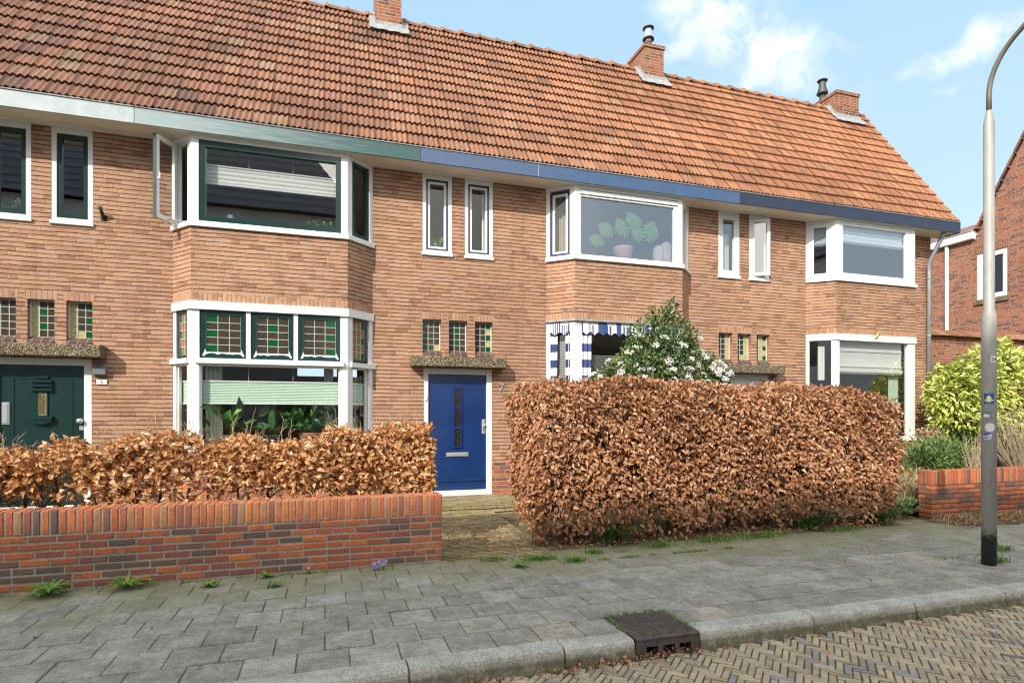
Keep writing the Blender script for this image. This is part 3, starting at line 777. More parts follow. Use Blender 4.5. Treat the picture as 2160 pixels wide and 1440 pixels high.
def roof(root, k0, k1, tone0, tone1, seed):
    rg = random.Random(seed); mb = MB(); NX = 12
    for k in range(k0, k1):
        x0 = 12.80 - TW * (k + 1)
        for r in range(ROWS):
            tn = min(1, max(0, rg.gauss(.45, .19 - .07 * tone0)))
            # neighbouring tiles often come from one batch
            f = (k - k0) / max(1, k1 - k0)
            tone = min(1, max(0, tone1 + (tone0 - tone1) * f + rg.uniform(-.12, .12)))
            q0 = r * RL + rg.uniform(-.006, .006) - (.012 if r == 0 else 0); q1 = r * RL + RL + .05
            lift = .046 + rg.uniform(-.002, .003); tilt = rg.uniform(-.0015, .0015); sk = rg.uniform(-.003, .003)
            vs = []
            for j, (q, h) in enumerate(((q0, lift), (q0 + .012, lift + .003), (q1, 0.004))):
                for i in range(NX + 1):
                    u = i / NX
                    w = .0155 * math.cos(2 * math.pi * 3 * u) + (.006 if i in (0, 1) else 0)
                    vs.append(slope(x0 + (TW - .003) * u + sk, q, h + w + tilt * (u - .5) * 2))
            for i in range(NX + 1):
                u = i / NX
                vs.append(slope(x0 + (TW - .003) * u + sk, q0 + .002, lift - .017 + .0155 * math.cos(2 * math.pi * 3 * u)))
            n = NX + 1; fs = []
            for j in range(2):
                fs += [(j * n + i, j * n + i + 1, (j + 1) * n + i + 1, (j + 1) * n + i) for i in range(NX)]
            mb.add(vs, fs, tint=tn, tone=tone, smooth=True)
            lip = [vs[i] for i in range(n)] + [vs[3 * n + i] for i in range(n)]
            mb.add(lip, [(n + i, n + i + 1, i + 1, i) for i in range(NX)], tint=tn, tone=tone)
            if k == 0:   # verge tiles turn down over the gable
                e = [vs[NX], vs[2 * n + NX]]
                mb.add([e[0], e[1], (e[1][0], e[1][1] + .05, e[1][2] - .07), (e[0][0], e[0][1] + .05, e[0][2] - .07)], ((0, 1, 2, 3), (3, 2, 1, 0)), tint=tn, tone=tone)
    xa, xb = 12.80 - TW * k1, 12.80 - TW * k0
    top = slope(0, ROWS * RL, 0); yb = 2 * top[1] + .45
    # boarding under the tiles and the rear slope
    mb.quad(slope(xa, 0, -.03), slope(xb, 0, -.03), slope(xb, ROWS * RL, -.03), slope(xa, ROWS * RL, -.03), tint=0.0)
    mb.quad((xb, yb, EZ), (xa, yb, EZ), (xa, top[1], top[2]), (xb, top[1], top[2]), tint=.4, tone=.5)
    mb.build('roof', M['tile'], root)
    rd = MB(); x = xa; n = 9
    while x < xb - .02:
        l = min(.365, xb - x); rad = .105 + rg.uniform(-.004, .004); dz = rg.uniform(-.006, .006)
        prof = [(x - .02, rad + .030), (x + .035, rad + .030), (x + .055, rad + .006), (x + l + .0, rad - .010)]
        vs = [(xx, top[1] + .01 + math.cos(math.pi * j / (n - 1)) * rr * 1.05, top[2] - .055 + dz + math.sin(math.pi * j / (n - 1)) * rr) for xx, rr in prof for j in range(n)]
        fs = [(i * n + j + 1, i * n + j, (i + 1) * n + j, (i + 1) * n + j + 1) for i in range(len(prof) - 1) for j in range(n - 1)] + [tuple(range(n))]
        rd.add(vs, fs, tint=min(1, max(0, rg.gauss(.6, .2))), tone=.9, smooth=True)
        x += l
    rd.build('ridge', M['tile'], root)

def chimney(root, x0, x1, ztop, kind, y0=1.6, y1=2.3):
    T = F0
    b = MB(); b.box(T, x0, x1, -y1, -y0, 7.2, ztop - .07)
    ch = b.build('chimney', M['chimney'], root)
    c = MB(); e = .025
    c.box(T, x0 - e, x1 + e, -y1 - e, -y0 + e, ztop - .068, ztop); c.build('chimney_cap', M['chimney'], ch)
    f = MB()
    # lead apron dressed over the tiles, and the side flashings
    qf = (y0 - EY) / CP
    def on(y, h): return slope(0, (y - EY) / CP, h)[1:]
    zl = slope(0, qf, 0)[2]
    f.quad((x0 - .03, y0 - .012, zl + .17), (x1 + .03, y0 - .012, zl + .17), (x1 + .03, y0 - .02, zl + .055), (x0 - .03, y0 - .02, zl + .055))
    NQ = 10
    def lip(i, qd): return .078 + .004 * math.cos(i * 1.9)
    xs = [x0 - .13 + (x1 - x0 + .26) * i / NQ for i in range(NQ + 1)]
    for i in range(NQ):
        a, b2 = xs[i], xs[i + 1]
        p0, p1 = slope(a, qf - .13 + .012 * math.sin(i * 2.1), lip(i, 1)), slope(b2, qf - .13 + .012 * math.sin((i + 1) * 2.1), lip(i + 1, 1))
        f.quad(p0, p1, (b2, y0 - .02, zl + .10), (a, y0 - .02, zl + .10))
    for sx, sg in ((x0, -1), (x1, 1)):
        pts = [y0 - .02, y0 + .12, 1.84]
        for a, b2 in zip(pts, pts[1:]):
            za, zb = slope(0, (a - EY) / CP, 0)[2], slope(0, (b2 - EY) / CP, 0)[2]
            f.quad((sx + sg * .012, a, za + .03), (sx + sg * .012, b2, zb + .03), (sx + sg * .012, b2, zb + .16), (sx + sg * .012, a, za + .20))
            f.quad((sx + sg * .012, a, za + .11), (sx + sg * .012, b2, zb + .11), (sx + sg * .13, b2, zb + .105), (sx + sg * .13, a, za + .105))
    f.build('flashing', M['lead'], ch)
    if kind == 'steel':
        cx, cy = (x0 + x1) / 2 - .05, y0 + .16
        p = MB(); p.lathe([(.066, 0), (.066, .14)], (cx, cy, ztop)); p.build('flue_pipe', M['flue_brown'], ch)
        p = MB(); p.lathe([(.06, .14), (.066, .19), (.06, .225), (.088, .25), (.088, .29), (.08, .31), (.086, .36), (.086, .44)], (cx, cy, ztop)); p.build('flue_terminal', M['steel'], ch)
        p = MB(); p.lathe([(.066, .22), (.125, .195), (.125, .212), (.07, .245)], (cx, cy, ztop)); p.lathe([(.118, .43), (.122, .45), (.085, .475), (.01, .48)], (cx, cy, ztop))
        p.build('flue_cowl', M['black'], ch)
    if kind == 'dark':
        cx, cy = x0 + .05, y1 - .22
        p = MB(); p.lathe([(.085, 0), (.07, .02), (.07, .19)], (cx, cy, ztop)); p.build('flue_pipe', M['flue_grey'], ch)
        p = MB(); p.lathe([(.128, .15), (.134, .17), (.088, .31), (.08, .42), (.08, .48)], (cx, cy, ztop)); p.lathe([(.06, .48), (.118, .47), (.124, .49), (.07, .525), (.01, .53)], (cx, cy, ztop))
        p.build('flue_cowl', M['flue_grey'], ch)

def tri_windows(root, x, dz, pats):
    """three small leaded lights over a front door, each in its own brick opening"""
    holes = []
    for i, pat in enumerate(pats):
        a = x + [1.467, 1.900, 2.340][i]; b = a + .305
        holes.append((a, b, 2.53 + dz, 3.04 + dz))
        f = MB(); f.frame(F0, a + .001, b - .001, 2.531 + dz, 3.039 + dz, .012, -.098, -.075)
        fr = f.build('leaded_window', M['cream'], root)
        leaded(F0, a + .012, b - .012, 2.543 + dz, 3.027 + dz, -.085, pat, fr)
        s = MB(); s.add([F0(a + .003, -.08, 2.545 + dz), F0(b - .003, -.08, 2.545 + dz), F0(b - .003, .022, 2.475 + dz), F0(a + .003, .022, 2.475 + dz),
                         F0(a + .003, .022, 2.43 + dz), F0(b - .003, .022, 2.43 + dz), F0(a + .003, -.08, 2.43 + dz), F0(b - .003, -.08, 2.43 + dz)],
                        ((3, 2, 1, 0), (4, 5, 2, 3), (0, 6, 4, 3), (5, 7, 1, 2)))
        s.build('sloping_sill', M['darksill'], fr)
        MB().box(F0, a - .03, b + .03, -.02, .003, 3.041 + dz, 3.155 + dz).build('soldier_course', M['soldier'], root)
    return [(h[0], h[1], 2.44 + dz, h[3], .1) for h in holes]

def canopy(root, x, dz):
    mb = MB(); n = 26; rg = random.Random(5)
    T = F0
    mb.bevbox(T, x + 1.27, x + 2.815, 0.0, .235, 2.258 + dz, 2.425 + dz, b=.012)
    return mb.build('canopy', M['grit'], root)

def handle_plate(T, x, z, root):
    p = MB(); p.bevbox(T, x - .03, x + .03, .0, .012, z - .12, z + .12, b=.008)
    h = p.build('handle', M['alu'], root)
    k = MB(); k.lathe([(.010, -.012), (.022, -.008), (.026, .0), (.022, .008), (.010, .012)], T(x, .045, z + .02), 14); k.box(T, x - .008, x + .008, .008, .04, z + .012, z + .028)
    k.build('knob', M['alu'], h)
    MB().lathe([(.008, -.016), (.009, 0), (.008, .016)], T(x, .013, z - .05), 10).build('keyhole', M['black'], h)

def door_blue(root, x, z0, z1):
    T = F0; o = -.045
    d = MB(); d.box(T, x + 1.562, x + 2.541, -.09, o, z0, z1)
    dr = d.build('door', M['blue'], root)
    t = MB(); cx = x + 2.052
    # slim moulded panel outline, weather bar and the frame of the three lights
    t.frame(T, x + 1.66, x + 2.445, z0 + .22, z1 - .13, .012, o, o + .004)
    t.box(T, x + 1.565, x + 2.538, o, o + .014, z0 + .135, z0 + .155); 
    t.box(T, cx - .074, cx - .052, o, o + .022, z0 + .69, z1 - .18); t.box(T, cx + .052, cx + .074, o, o + .022, z0 + .69, z1 - .18)
    lights = []
    zz = z1 - .235; hh = .285
    for i in range(3):
        lights.append((zz - hh, zz)); zz -= hh + .043
    t.box(T, cx - .052, cx + .052, o, o + .02, lights[0][1], lights[0][1] + .03)
    for a, b in zip(lights, lights[1:]): t.box(T, cx - .052, cx + .052, o, o + .018, b[1], a[0])
    t.box(T, cx - .052, cx + .052, o, o + .02, lights[2][0] - .03, lights[2][0])
    t.build('moulding', M['blue'], dr)
    for a, b in lights: pane(T, cx - .052, cx + .052, a, b, o + .004, M['door_glass'], dr, 'door_pane')
    l = MB(); l.bevbox(T, cx - .185, cx + .185, o, o + .016, z0 + .545, z0 + .615, b=.008); lp = l.build('letter_slot', M['alu'], dr)
    MB().box(T, cx - .15, cx + .15, o + .016, o + .020, z0 + .56, z0 + .60).build('letter_flap', M['alu'], lp)
    handle_plate(Face((0, .045), (1, .045)), x + 2.498, z0 + 1.04, dr)
    return dr

def door_green(root, x, z0, z1):
    T = F0; o = -.05
    dr = MB().box(T, x + 1.562, x + 2.541, -.09, o, z0, z1).build('door', M['door_green'], root)
    t = MB(); cx = x + 2.052
    t.frame(T, x + 1.72, x + 2.40, z0 + .20, z1 - .17, .014, o, o + .006)
    t.box(T, cx - .07, cx + .07, o, o + .030, z1 - .175, z1 - .145)
    for i in range(3):
        zc = z1 - .215 - i * .058; t.bevbox(T, cx - .118, cx + .118, o, o + .045, zc - .02, zc + .018, b=.008)
    t.frame(T, cx - .065, cx + .065, z1 - .69, z1 - .35, .02, o, o + .012)
    t.bevbox(T, cx - .125, cx + .125, o, o + .06, z1 - .735, z1 - .69, b=.006)
    t.prism(T, [(cx - .118, z1 - .736), (cx + .118, z1 - .736), (cx + .118, z1 - .765), (cx, z1 - .80), (cx - .118, z1 - .765)][::-1], o, o + .05)
    t.build('moulding', M['door_green'], dr)
    MB().frame(T, cx - .045, cx + .045, z1 - .67, z1 - .37, .008, o + .002, o + .008).build('pane_bead', M['stained'], dr)
    pane(T, cx - .037, cx + .037, z1 - .662, z1 - .378, o + .004, M['amber'], dr, 'door_pane')
    l = MB(); l.bevbox(T, x + 1.60, x + 1.69, o, o + .018, z1 - .80, z1 - .50, b=.008); lp = l.build('letter_slot', M['alu'], dr)
    MB().bevbox(T, x + 1.615, x + 1.675, o + .0175, o + .026, z1 - .78, z1 - .52, b=.006).build('letter_flap', M['alu'], lp)
    k = MB(); k.lathe([(.015, -.035), (.036, -.02), (.042, 0), (.036, .02), (.015, .035)], T(x + 2.50, o + .06, z1 - .75), 16); k.box(T, x + 2.49, x + 2.51, o, o + .04, z1 - .76, z1 - .74)
    k.build('knob', M['alu'], dr)
    MB().bevbox(T, x + 2.475, x + 2.525, o, o + .012, z1 - .88, z1 - .82, b=.006).build('keyhole', M['alu'], dr)
    return dr

def door_white(root, x, z0, z1):
    T = F0; o = -.05
    dr = MB().box(T, x + 1.562, x + 2.541, -.09, o, z0, z1).build('door', M['white'], root)
    t = MB(); cx = x + 2.052
    t.frame(T, cx - .30, cx + .30, z1 - .72, z1 - .10, .03, o, o + .012)
    t.box(T, cx - .105, cx - .085, o, o + .012, z1 - .69, z1 - .13); t.box(T, cx + .085, cx + .105, o, o + .012, z1 - .69, z1 - .13)
    t.build('moulding', M['white'], dr)
    for a, b in ((cx - .27, cx - .105), (cx - .085, cx + .085), (cx + .105, cx + .27)):
        pane(T, a, b, z1 - .69, z1 - .13, o + .004, M['door_glass'], dr, 'door_pane')
    handle_plate(Face((0, .045), (1, .045)), x + 2.498, z0 + 1.04, dr)
    return dr

M['door_glass'] = plain('dark_obscured_glass', (0.022, 0.019, 0.018), 0.1, 0.5, 40, 0.15)
M['amber'] = plain('amber_obscured_glass', (0.10, 0.065, 0.015), 0.15, 0.5, 40, 0.4)

def small_window(root, a, z0, kind, glass):
    """tall narrow upstairs window; the frame runs up to the soffit"""
    b = a + .487; T = F0; zt = ZS - .003
    fr = MB(); fw = .062 if kind != 'plain' else .05
    fr.frame(T, a, b, z0 + .045, zt, (fw, fw, .05, .075), -.09, -.004)
    w = fr.build('window', M['white'], root)
    MB().bevbox(T, a - .012, b + .012, -.09, .03, z0, z0 + .048, b=.005).build('sill', M['white'], w)
    s0, s1, s2, s3 = a + fw, b - fw, z0 + .095, zt - .075
    if kind == 'green':
        sash(T, s0, s1, s2, s3, (.058, .058, .075, .06), -.07, -.02, M['green'], w, glass)
    elif kind == 'navy':
        sash(T, s0, s1, s2, s3, .032, -.07, -.018, M['navy'], w, glass, inner=(.034, M['white']))
    elif kind == 'plain':
        sash(T, s0, s1, s2, s3, (.068, .068, .07, .06), -.07, -.012, M['white'], w, glass)
    elif kind == 'open':
        # white casement hinged on the left jamb, standing ajar
        hx = s0; an = R(26); q = (hx + math.cos(an), -.0 - math.sin(an))
        To = Face((hx + .004, .022), (hx + .004 + math.cos(an), .022 - math.sin(an)))
        wd_ = s1 - s0 - .01
        sash(To, 0, wd_, s2 + .004, s3 - .004, (.062, .062, .062, .06), -.04, .01, M['white'], w, glass)
        st = MB(); st.tube([F0(s1 - .04, -.02, s2 + .01), To(wd_ - .05, -.02, s2 + .03)], .008, 6); st.build('casement_stay', M['alu'], w)
        MB().box(F0, s1 - .075, s1 - .055, -.03, .0, s2 + 0.0, s2 + .012).build('stay_pin', M['alu'], w)
        h = MB(); h.box(To, wd_ - .055, wd_ - .04, -.075, -.05, (s2 + s3) / 2 + .02, (s2 + s3) / 2 + .13); h.build('handle', M['white'], w)
    return (a + .003, b - .003, z0 + .003, ZS, .0)

# plans of the bays, from wall to wall
BAYS = {5: [(-2.10, 0), (-1.80, -.36), (.293, -.36), (.685, 0)],
        7: [(3.60, 0), (3.985, -.36), (6.08, -.36), (6.46, 0)],
        9: [(9.20, 0), (9.60, -.36), (11.70, -.36), (12.08, 0)]}
ZUP = {5: 4.10, 7: 4.115, 9: 4.15}
ZLO = {5: 3.07, 7: 3.105, 9: 3.11}
ZB = 0.975

def faces(pts):
    return [Face(a, b) for a, b in zip(pts, pts[1:])]
def corner_posts(mb, pts, w, z0, z1, o0, o1):
    P = [Vector(p) for p in pts]
    for i in (1, 2):
        a = P[i] + (P[i - 1] - P[i]).normalized() * w; b = P[i] + (P[i + 1] - P[i]).normalized() * w
        mb.strip([a, P[i], b], o0, o1, z0, z1)
    for i, j in ((0, 1), (3, 2)):
        a = P[i]; b = P[i] + (P[j] - P[i]).normalized() * (w * .75)
        mb.strip([a, b] if i == 0 else [b, a], o0, o1, z0, z1)

def bay_masonry(root, h):
    pts = BAYS[h]; zu, zl = ZUP[h], ZLO[h]
    MB().strip(pts, -.12, 0, zl + .117, zu + .002).build('bay_wall', M['brick'], root)
    MB().strip(pts, -.12, .003, zl + .002, zl + .117).build('soldier_course', M['soldier'], root)
    MB().strip(pts, -.12, .03, -.05, ZB - .22).build('bay_plinth', M['plinth'], root)
    MB().strip(pts, -.12, .034, ZB - .22, ZB).build('plinth_course', M['plinth_soldier'], root)

def house(h, dx, dz, xa, xb, label, group):
    root = thing('terraced_house', label, 'house', ((xa + xb) / 2, 0, 0), group)
    T = F0; B = BAYS[h]
    holes = [(B[0][0], B[3][0], -.1, ZS + .01, 0)]
    # ---- upstairs windows
    if h == 5:
        holes += [small_window(root, -3.562, 4.07, 'green', M['glass_mid']), small_window(root, -4.27, 4.07, 'green', M['glass_mid'])]
    if h == 7:
        holes += [small_window(root, 1.465, 4.07, 'navy', M['glass_dark']), small_window(root, 2.163, 4.07, 'navy', M['glass_dark'])]
    if h == 9:
        holes += [small_window(root, 7.113, 4.11, 'plain', M['glass_mid']), small_window(root, 7.82, 4.11, 'open', M['glass_sky'])]
    # ---- lights over the door
    G_ = 'G'
    pats = {7: (['Gdd', 'ddd', 'Gdd', 'ddd', 'Gdc'], ['ddd', 'dGd', 'ddd', 'dGd', 'ddd'], ['ddG', 'ddc', 'ddG', 'ddc', 'ddG']),
            5: (['Gdd', 'ddd', 'Gdd', 'ddd', 'Gdd'], ['cdd', 'cGd', 'cdd', 'cGd', 'cdd'], ['cdG', 'cdd', 'cdG', 'cdd', 'ccG']),
            9: (['Gdc', 'ddc', 'ddc', 'ddc', 'Gdc'], ['ddc', 'dGc', 'ddc', 'dGc', 'dcc'], ['dcG', 'dcc', 'dcG', 'dcc', 'dcG'])}[h]
    holes += tri_windows(root, dx, dz, pats)
    canopy(root, dx, dz)
    # ---- door
    da, db, z1 = dx + 1.482, dx + 2.634, 2.252 + dz
    holes.append((da, db, -.05, z1, .1))
    MB().frame(T, da + .002, db - .002, .165, z1 - .002, (.078, .09, .085, .092), -.1, -.012).build('door_frame', M['white'], root)
    {5: door_green, 7: door_blue, 9: door_white}[h](root, dx, .258, z1 - .1)
    # ---- walls
    for a, b in ((xa, B[0][0]), (B[3][0], xb)):
        MB().wall(T, a, b, .66, ZS, [q for q in holes if a - .01 < q[0] and q[1] < b + .01 and q[0] != B[0][0]]).build('wall', M['brick'], root)
    edges = sorted([(da, db), (B[0][0], B[3][0])]); cur = xa
    for a, b in edges + [(xb, xb)]:
        if a - cur > .02: MB().box(T, cur, a, -.1, .032, -.1, .70).build('plinth', M['plinth'], root)
        cur = b
    bay_masonry(root, h)
    # ---- inside: rooms that show through the panes
    room = MB(); rb = 3.75
    for z in (.22, 3.16, 5.38):
        room.quad((xa, .02, z), (xb, .02, z), (xb, rb, z), (xa, rb, z))
        if z < 5: room.quad((B[0][0] + .1, .02, z), (B[1][0] + .1, -.3, z), (B[2][0] - .1, -.3, z), (B[3][0] - .1, .02, z))
    # ceiling of the lower room, a little under the floor above
    room.quad((xa, .02, 3.09), (xb, .02, 3.09), (xb, rb, 3.09), (xa, rb, 3.09))
    for x in (xa + .02, xb - .02, B[0][0] - .18):
        room.quad((x, .05, .2), (x, rb, .2), (x, rb, 5.38), (x, .05, 5.38))
    if h == 5:
        room.wall(Face((0, rb), (1, rb)), xa, xb, .2, 5.38, [(-.6, .20, 2.33, 2.52, 0), (.3, .62, 2.33, 2.52, 0)])
    else:
        room.quad((xa, rb, .2), (xb, rb, .2), (xb, rb, 5.38), (xa, rb, 5.38))
    # backs of the facade, so that the rooms stay dim
    room.wall(Face((0, .12), (1, .12)), xa, xb, .2, 5.38, [q[:4] + (0,) for q in holes])
    room.build('interior', M['interior'], root)
    return root

def fascia(root, xa, xb, boards, end=False):
    T = F0
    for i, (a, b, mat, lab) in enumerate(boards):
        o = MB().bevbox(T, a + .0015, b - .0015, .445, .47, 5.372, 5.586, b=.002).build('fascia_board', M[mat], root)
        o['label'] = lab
    gt = MB(); gt.box(T, xa, xb, .40, .482, 5.588, 5.602)
    gt.box(T, xa, xb, .30, .40, 5.56, 5.570)
    gt.build('gutter_edge', M['lead'], root)
    sf = MB()
    for i in range(3):
        sf.box(T, xa, xb, .003 + i * .147, .146 + i * .147, 5.386 + .0015 * (i % 2), 5.40)
    sf.build('soffit', M['cream'], root)

def bay_lower_5(root):
    pts = BAYS[5]; Fl, Ff, Fr = faces(pts); zl = ZLO[5]
    fr = MB()
    corner_posts(fr, pts, .105, ZB + .06, zl - .10, -.08, -.003)
    fr.strip(pts, -.08, .028, zl - .115, zl); fr.strip(pts, -.08, .002, 2.20, 2.28)
    for s in (.73, 1.365): fr.box(Ff, s - .03, s + .03, -.08, -.005, 2.28, zl - .115)
    w = fr.build('bay_window', M['white'], root)
    MB().strip(pts, -.08, .055, ZB + .003, ZB + .065).build('sill', M['white'], w)
    tr = MB(); tr.box(Ff, .06, Ff.L - .06, .002, .05, 2.205, 2.275); tr.box(Fl, -.02, Fl.L - .05, .002, .04, 2.206, 2.274); tr.box(Fr, .05, Fr.L + .02, .002, .04, 2.206, 2.274)
    tr.build('transom', M['white'], w)
    zt0, zt1 = 2.283, zl - .118
    P = [['Gdd', 'ddd', 'Gdd', 'ddd', 'Gdd'], ['ddd', 'dGd', 'ddd', 'dGd', 'ddd'], ['ddG', 'ddd', 'ddG', 'ddd', 'ddG']]
    xs = [(.107, .698), (.762, 1.333), (1.397, Ff.L - .107)]
    for (a, b), p in zip(xs, P):
        q = sash(Ff, a, b, zt0, zt1, (.078, .066, .085, .065), -.06, -.018, M['green'], w, None)
        leaded(Ff, *q, -.035, p, w)
        # fresh filler where the bottom rail has been repaired
        pt = MB(); rg = random.Random(int(a * 100)); n = 9
        top = [(q[0] + (q[1] - q[0]) * i / n, zt0 + .086 - rg.uniform(0, .006)) for i in range(n + 1)]
        bot = [(q[0] + (q[1] - q[0]) * i / n, zt0 + .056 + rg.uniform(-.008, .014)) for i in range(n + 1)][::-1]
        pt.prism(Ff, top[::-1] + bot[::-1], -.019, -.0165)
        for sx, d in ((q[0], -1), (q[1], 1)):
            pl = [(sx + d * .006, zt0 + .13), (sx + d * .02, zt0 + .09), (sx + d * .045, zt0 + .035), (sx + d * .03, zt0 + .022), (sx - d * .01, zt0 + .06), (sx + d * .001, zt0 + .09)]
            pt.prism(Ff, pl if d < 0 else pl[::-1], -.0185, -.016)
        pt.build('putty_repair', M['putty'], w)
    ps = [['Ga', 'aa', 'Ga', 'aa', 'Ga'], ['aG', 'aa', 'aG', 'aa', 'aG']]
    for T, p in ((Fl, ps[0]), (Fr, ps[1])):
        q = sash(T, .08, T.L - .107, zt0, zt1, .045, -.06, -.018, M['green'], w, None)
        leaded(T, *q, -.035, [r[0] + r[1] * 2 if T is Fl else r[0] * 2 + r[1] for r in p], w)
    MB().frame(Ff, .107, Ff.L - .107, ZB + .068, 2.198, .025, -.07, -.03).build('glazing_bead', M['white'], w)
    pane(Ff, .132, Ff.L - .132, ZB + .093, 2.173, -.05, M['glass_dark'], w)
    for T in (Fl, Fr):
        MB().frame(T, .08, T.L - .107, ZB + .068, 2.198, .02, -.07, -.03).build('glazing_bead', M['white'], w)
        pane(T, .10, T.L - .127, ZB + .088, 2.178, -.05, M['glass_dark'], w)

def bay_upper_frame(root, h, pw=.095):
    pts = BAYS[h]; zu = ZUP[h]
    fr = MB(); corner_posts(fr, pts, pw, zu + .06, ZS - .06, -.08, -.003)
    fr.strip(pts, -.08, .0, ZS - .07, ZS - .002); fr.strip(pts, -.08, -.004, zu + .06, zu + .09)
    w = fr.build('bay_window', M['white'], root)
    MB().strip(pts, -.08, .038, zu + .004, zu + .066).build('sill', M['white'], w)
    return w, faces(pts), zu + .092, ZS - .073

def house_5():
    root = house(5, -5.727, 0.0, -7.33, 1.4025, 'brick terraced house with dark green door, green sashes and the open casement', 'houses of the brick terrace')
    bay_lower_5(root)
    w, (Fl, Ff, Fr), z0, z1 = bay_upper_frame(root, 5)
    sash(Ff, .098, Ff.L - .098, z0, z1, (.082, .072, .072, .088), -.07, -.012, M['green'], w, M['glass_mid'])
    sash(Fr, .098, Fr.L - .075, z0, z1, .06, -.07, -.015, M['green'], w, M['glass_dark'])
    # casement on the left cheek, hinged at the wall and thrown wide open
    q0 = Vector((-2.065, -.045)); q1 = q0 + Vector((-.19, -.33)).normalized() * .37
    To = Face(q0, q1); L = To.L
    cs = MB(); cs.frame(To, 0, L, z0 - .01, z1, (.055, .05, .06, .055), -.045, 0.0); c = cs.build('casement', M['white'], w); c['label'] = 'open white casement with dark green outer face'
    e = MB(); e.frame(To, 0, L, z0 - .01, z1, (.055, .05, .06, .055), 0.001, .006); e.box(To, L + .001, L + .008, -.044, .006, z0 - .01, z1)
    e.build('painted_edge', M['green'], w)
    pane(To, .055, L - .05, z0 + .05, z1 - .055, -.02, M['glass_dark'], w)
    hd = MB(); hd.box(To, L - .032, L - .014, -.075, -.046, 4.70, 4.725); hd.box(To, L - .032, L - .02, -.078, -.066, 4.70, 4.79); hd.build('handle', M['white'], w)
    # the bare rebate of the opening
    rb = MB(); rb.frame(Fl, .072, Fl.L - .10, z0, z1, .022, -.078, -.03); rb.build('rebate', M['white'], w)
    st = MB(); st.tube([To(L * .55, -.03, z0 + .01), Fl(Fl.L * .6, -.03, z0 + .015)], .007, 6); st.build('casement_stay', M['alu'], w)
    roof(root, 47, 83, 0.0, 0.42, 11)
    chimney(root, .868, 1.325, 9.75, None)
    fascia(root, -7.33, 1.364, [(-7.33, -2.455, 'pale_fascia', 'pale fascia board with the sky sheen in its colour'), (-2.452, 1.364, 'green_fascia', 'green fascia board with a painted sky sheen')])
    # fittings beside the door
    MB().bevbox(F0, -3.068, -2.905, 0, .075, 2.035, 2.155, b=.008).build('wall_lamp', M['plastic'], root)
    MB().tube([F0(-3.02, .04, 2.16), F0(-3.0, .05, 2.185), F0(-2.95, .03, 2.19), F0(-2.93, .0, 2.2)], .007, 6).build('lamp_cable', M['plastic'], root)
    n = MB(); n.bevbox(F0, -3.035, -2.905, 0, .012, 1.905, 1.972, b=.003); n = n.build('number_plate', M['white'], root)
    MB().box(F0, -3.046, -3.036, 0, .010, 1.925, 1.952).box(F0, -2.904, -2.894, 0, .010, 1.925, 1.952).build('plate_clip', M['black'], n)
    text_object('house_number', '5', .062, M['black'], F0, -2.970, .0125, 1.917, n, .001)
    fh = MB(); fh.bevbox(F0, -2.985, -2.905, 0, .012, 4.17, 4.25, b=.004); fh.tube([F0(-2.94, .01, 4.20), F0(-2.965, .11, 4.33)], .022, 10)
    fh.build('flagpole_holder', M['black'], root)
    return root

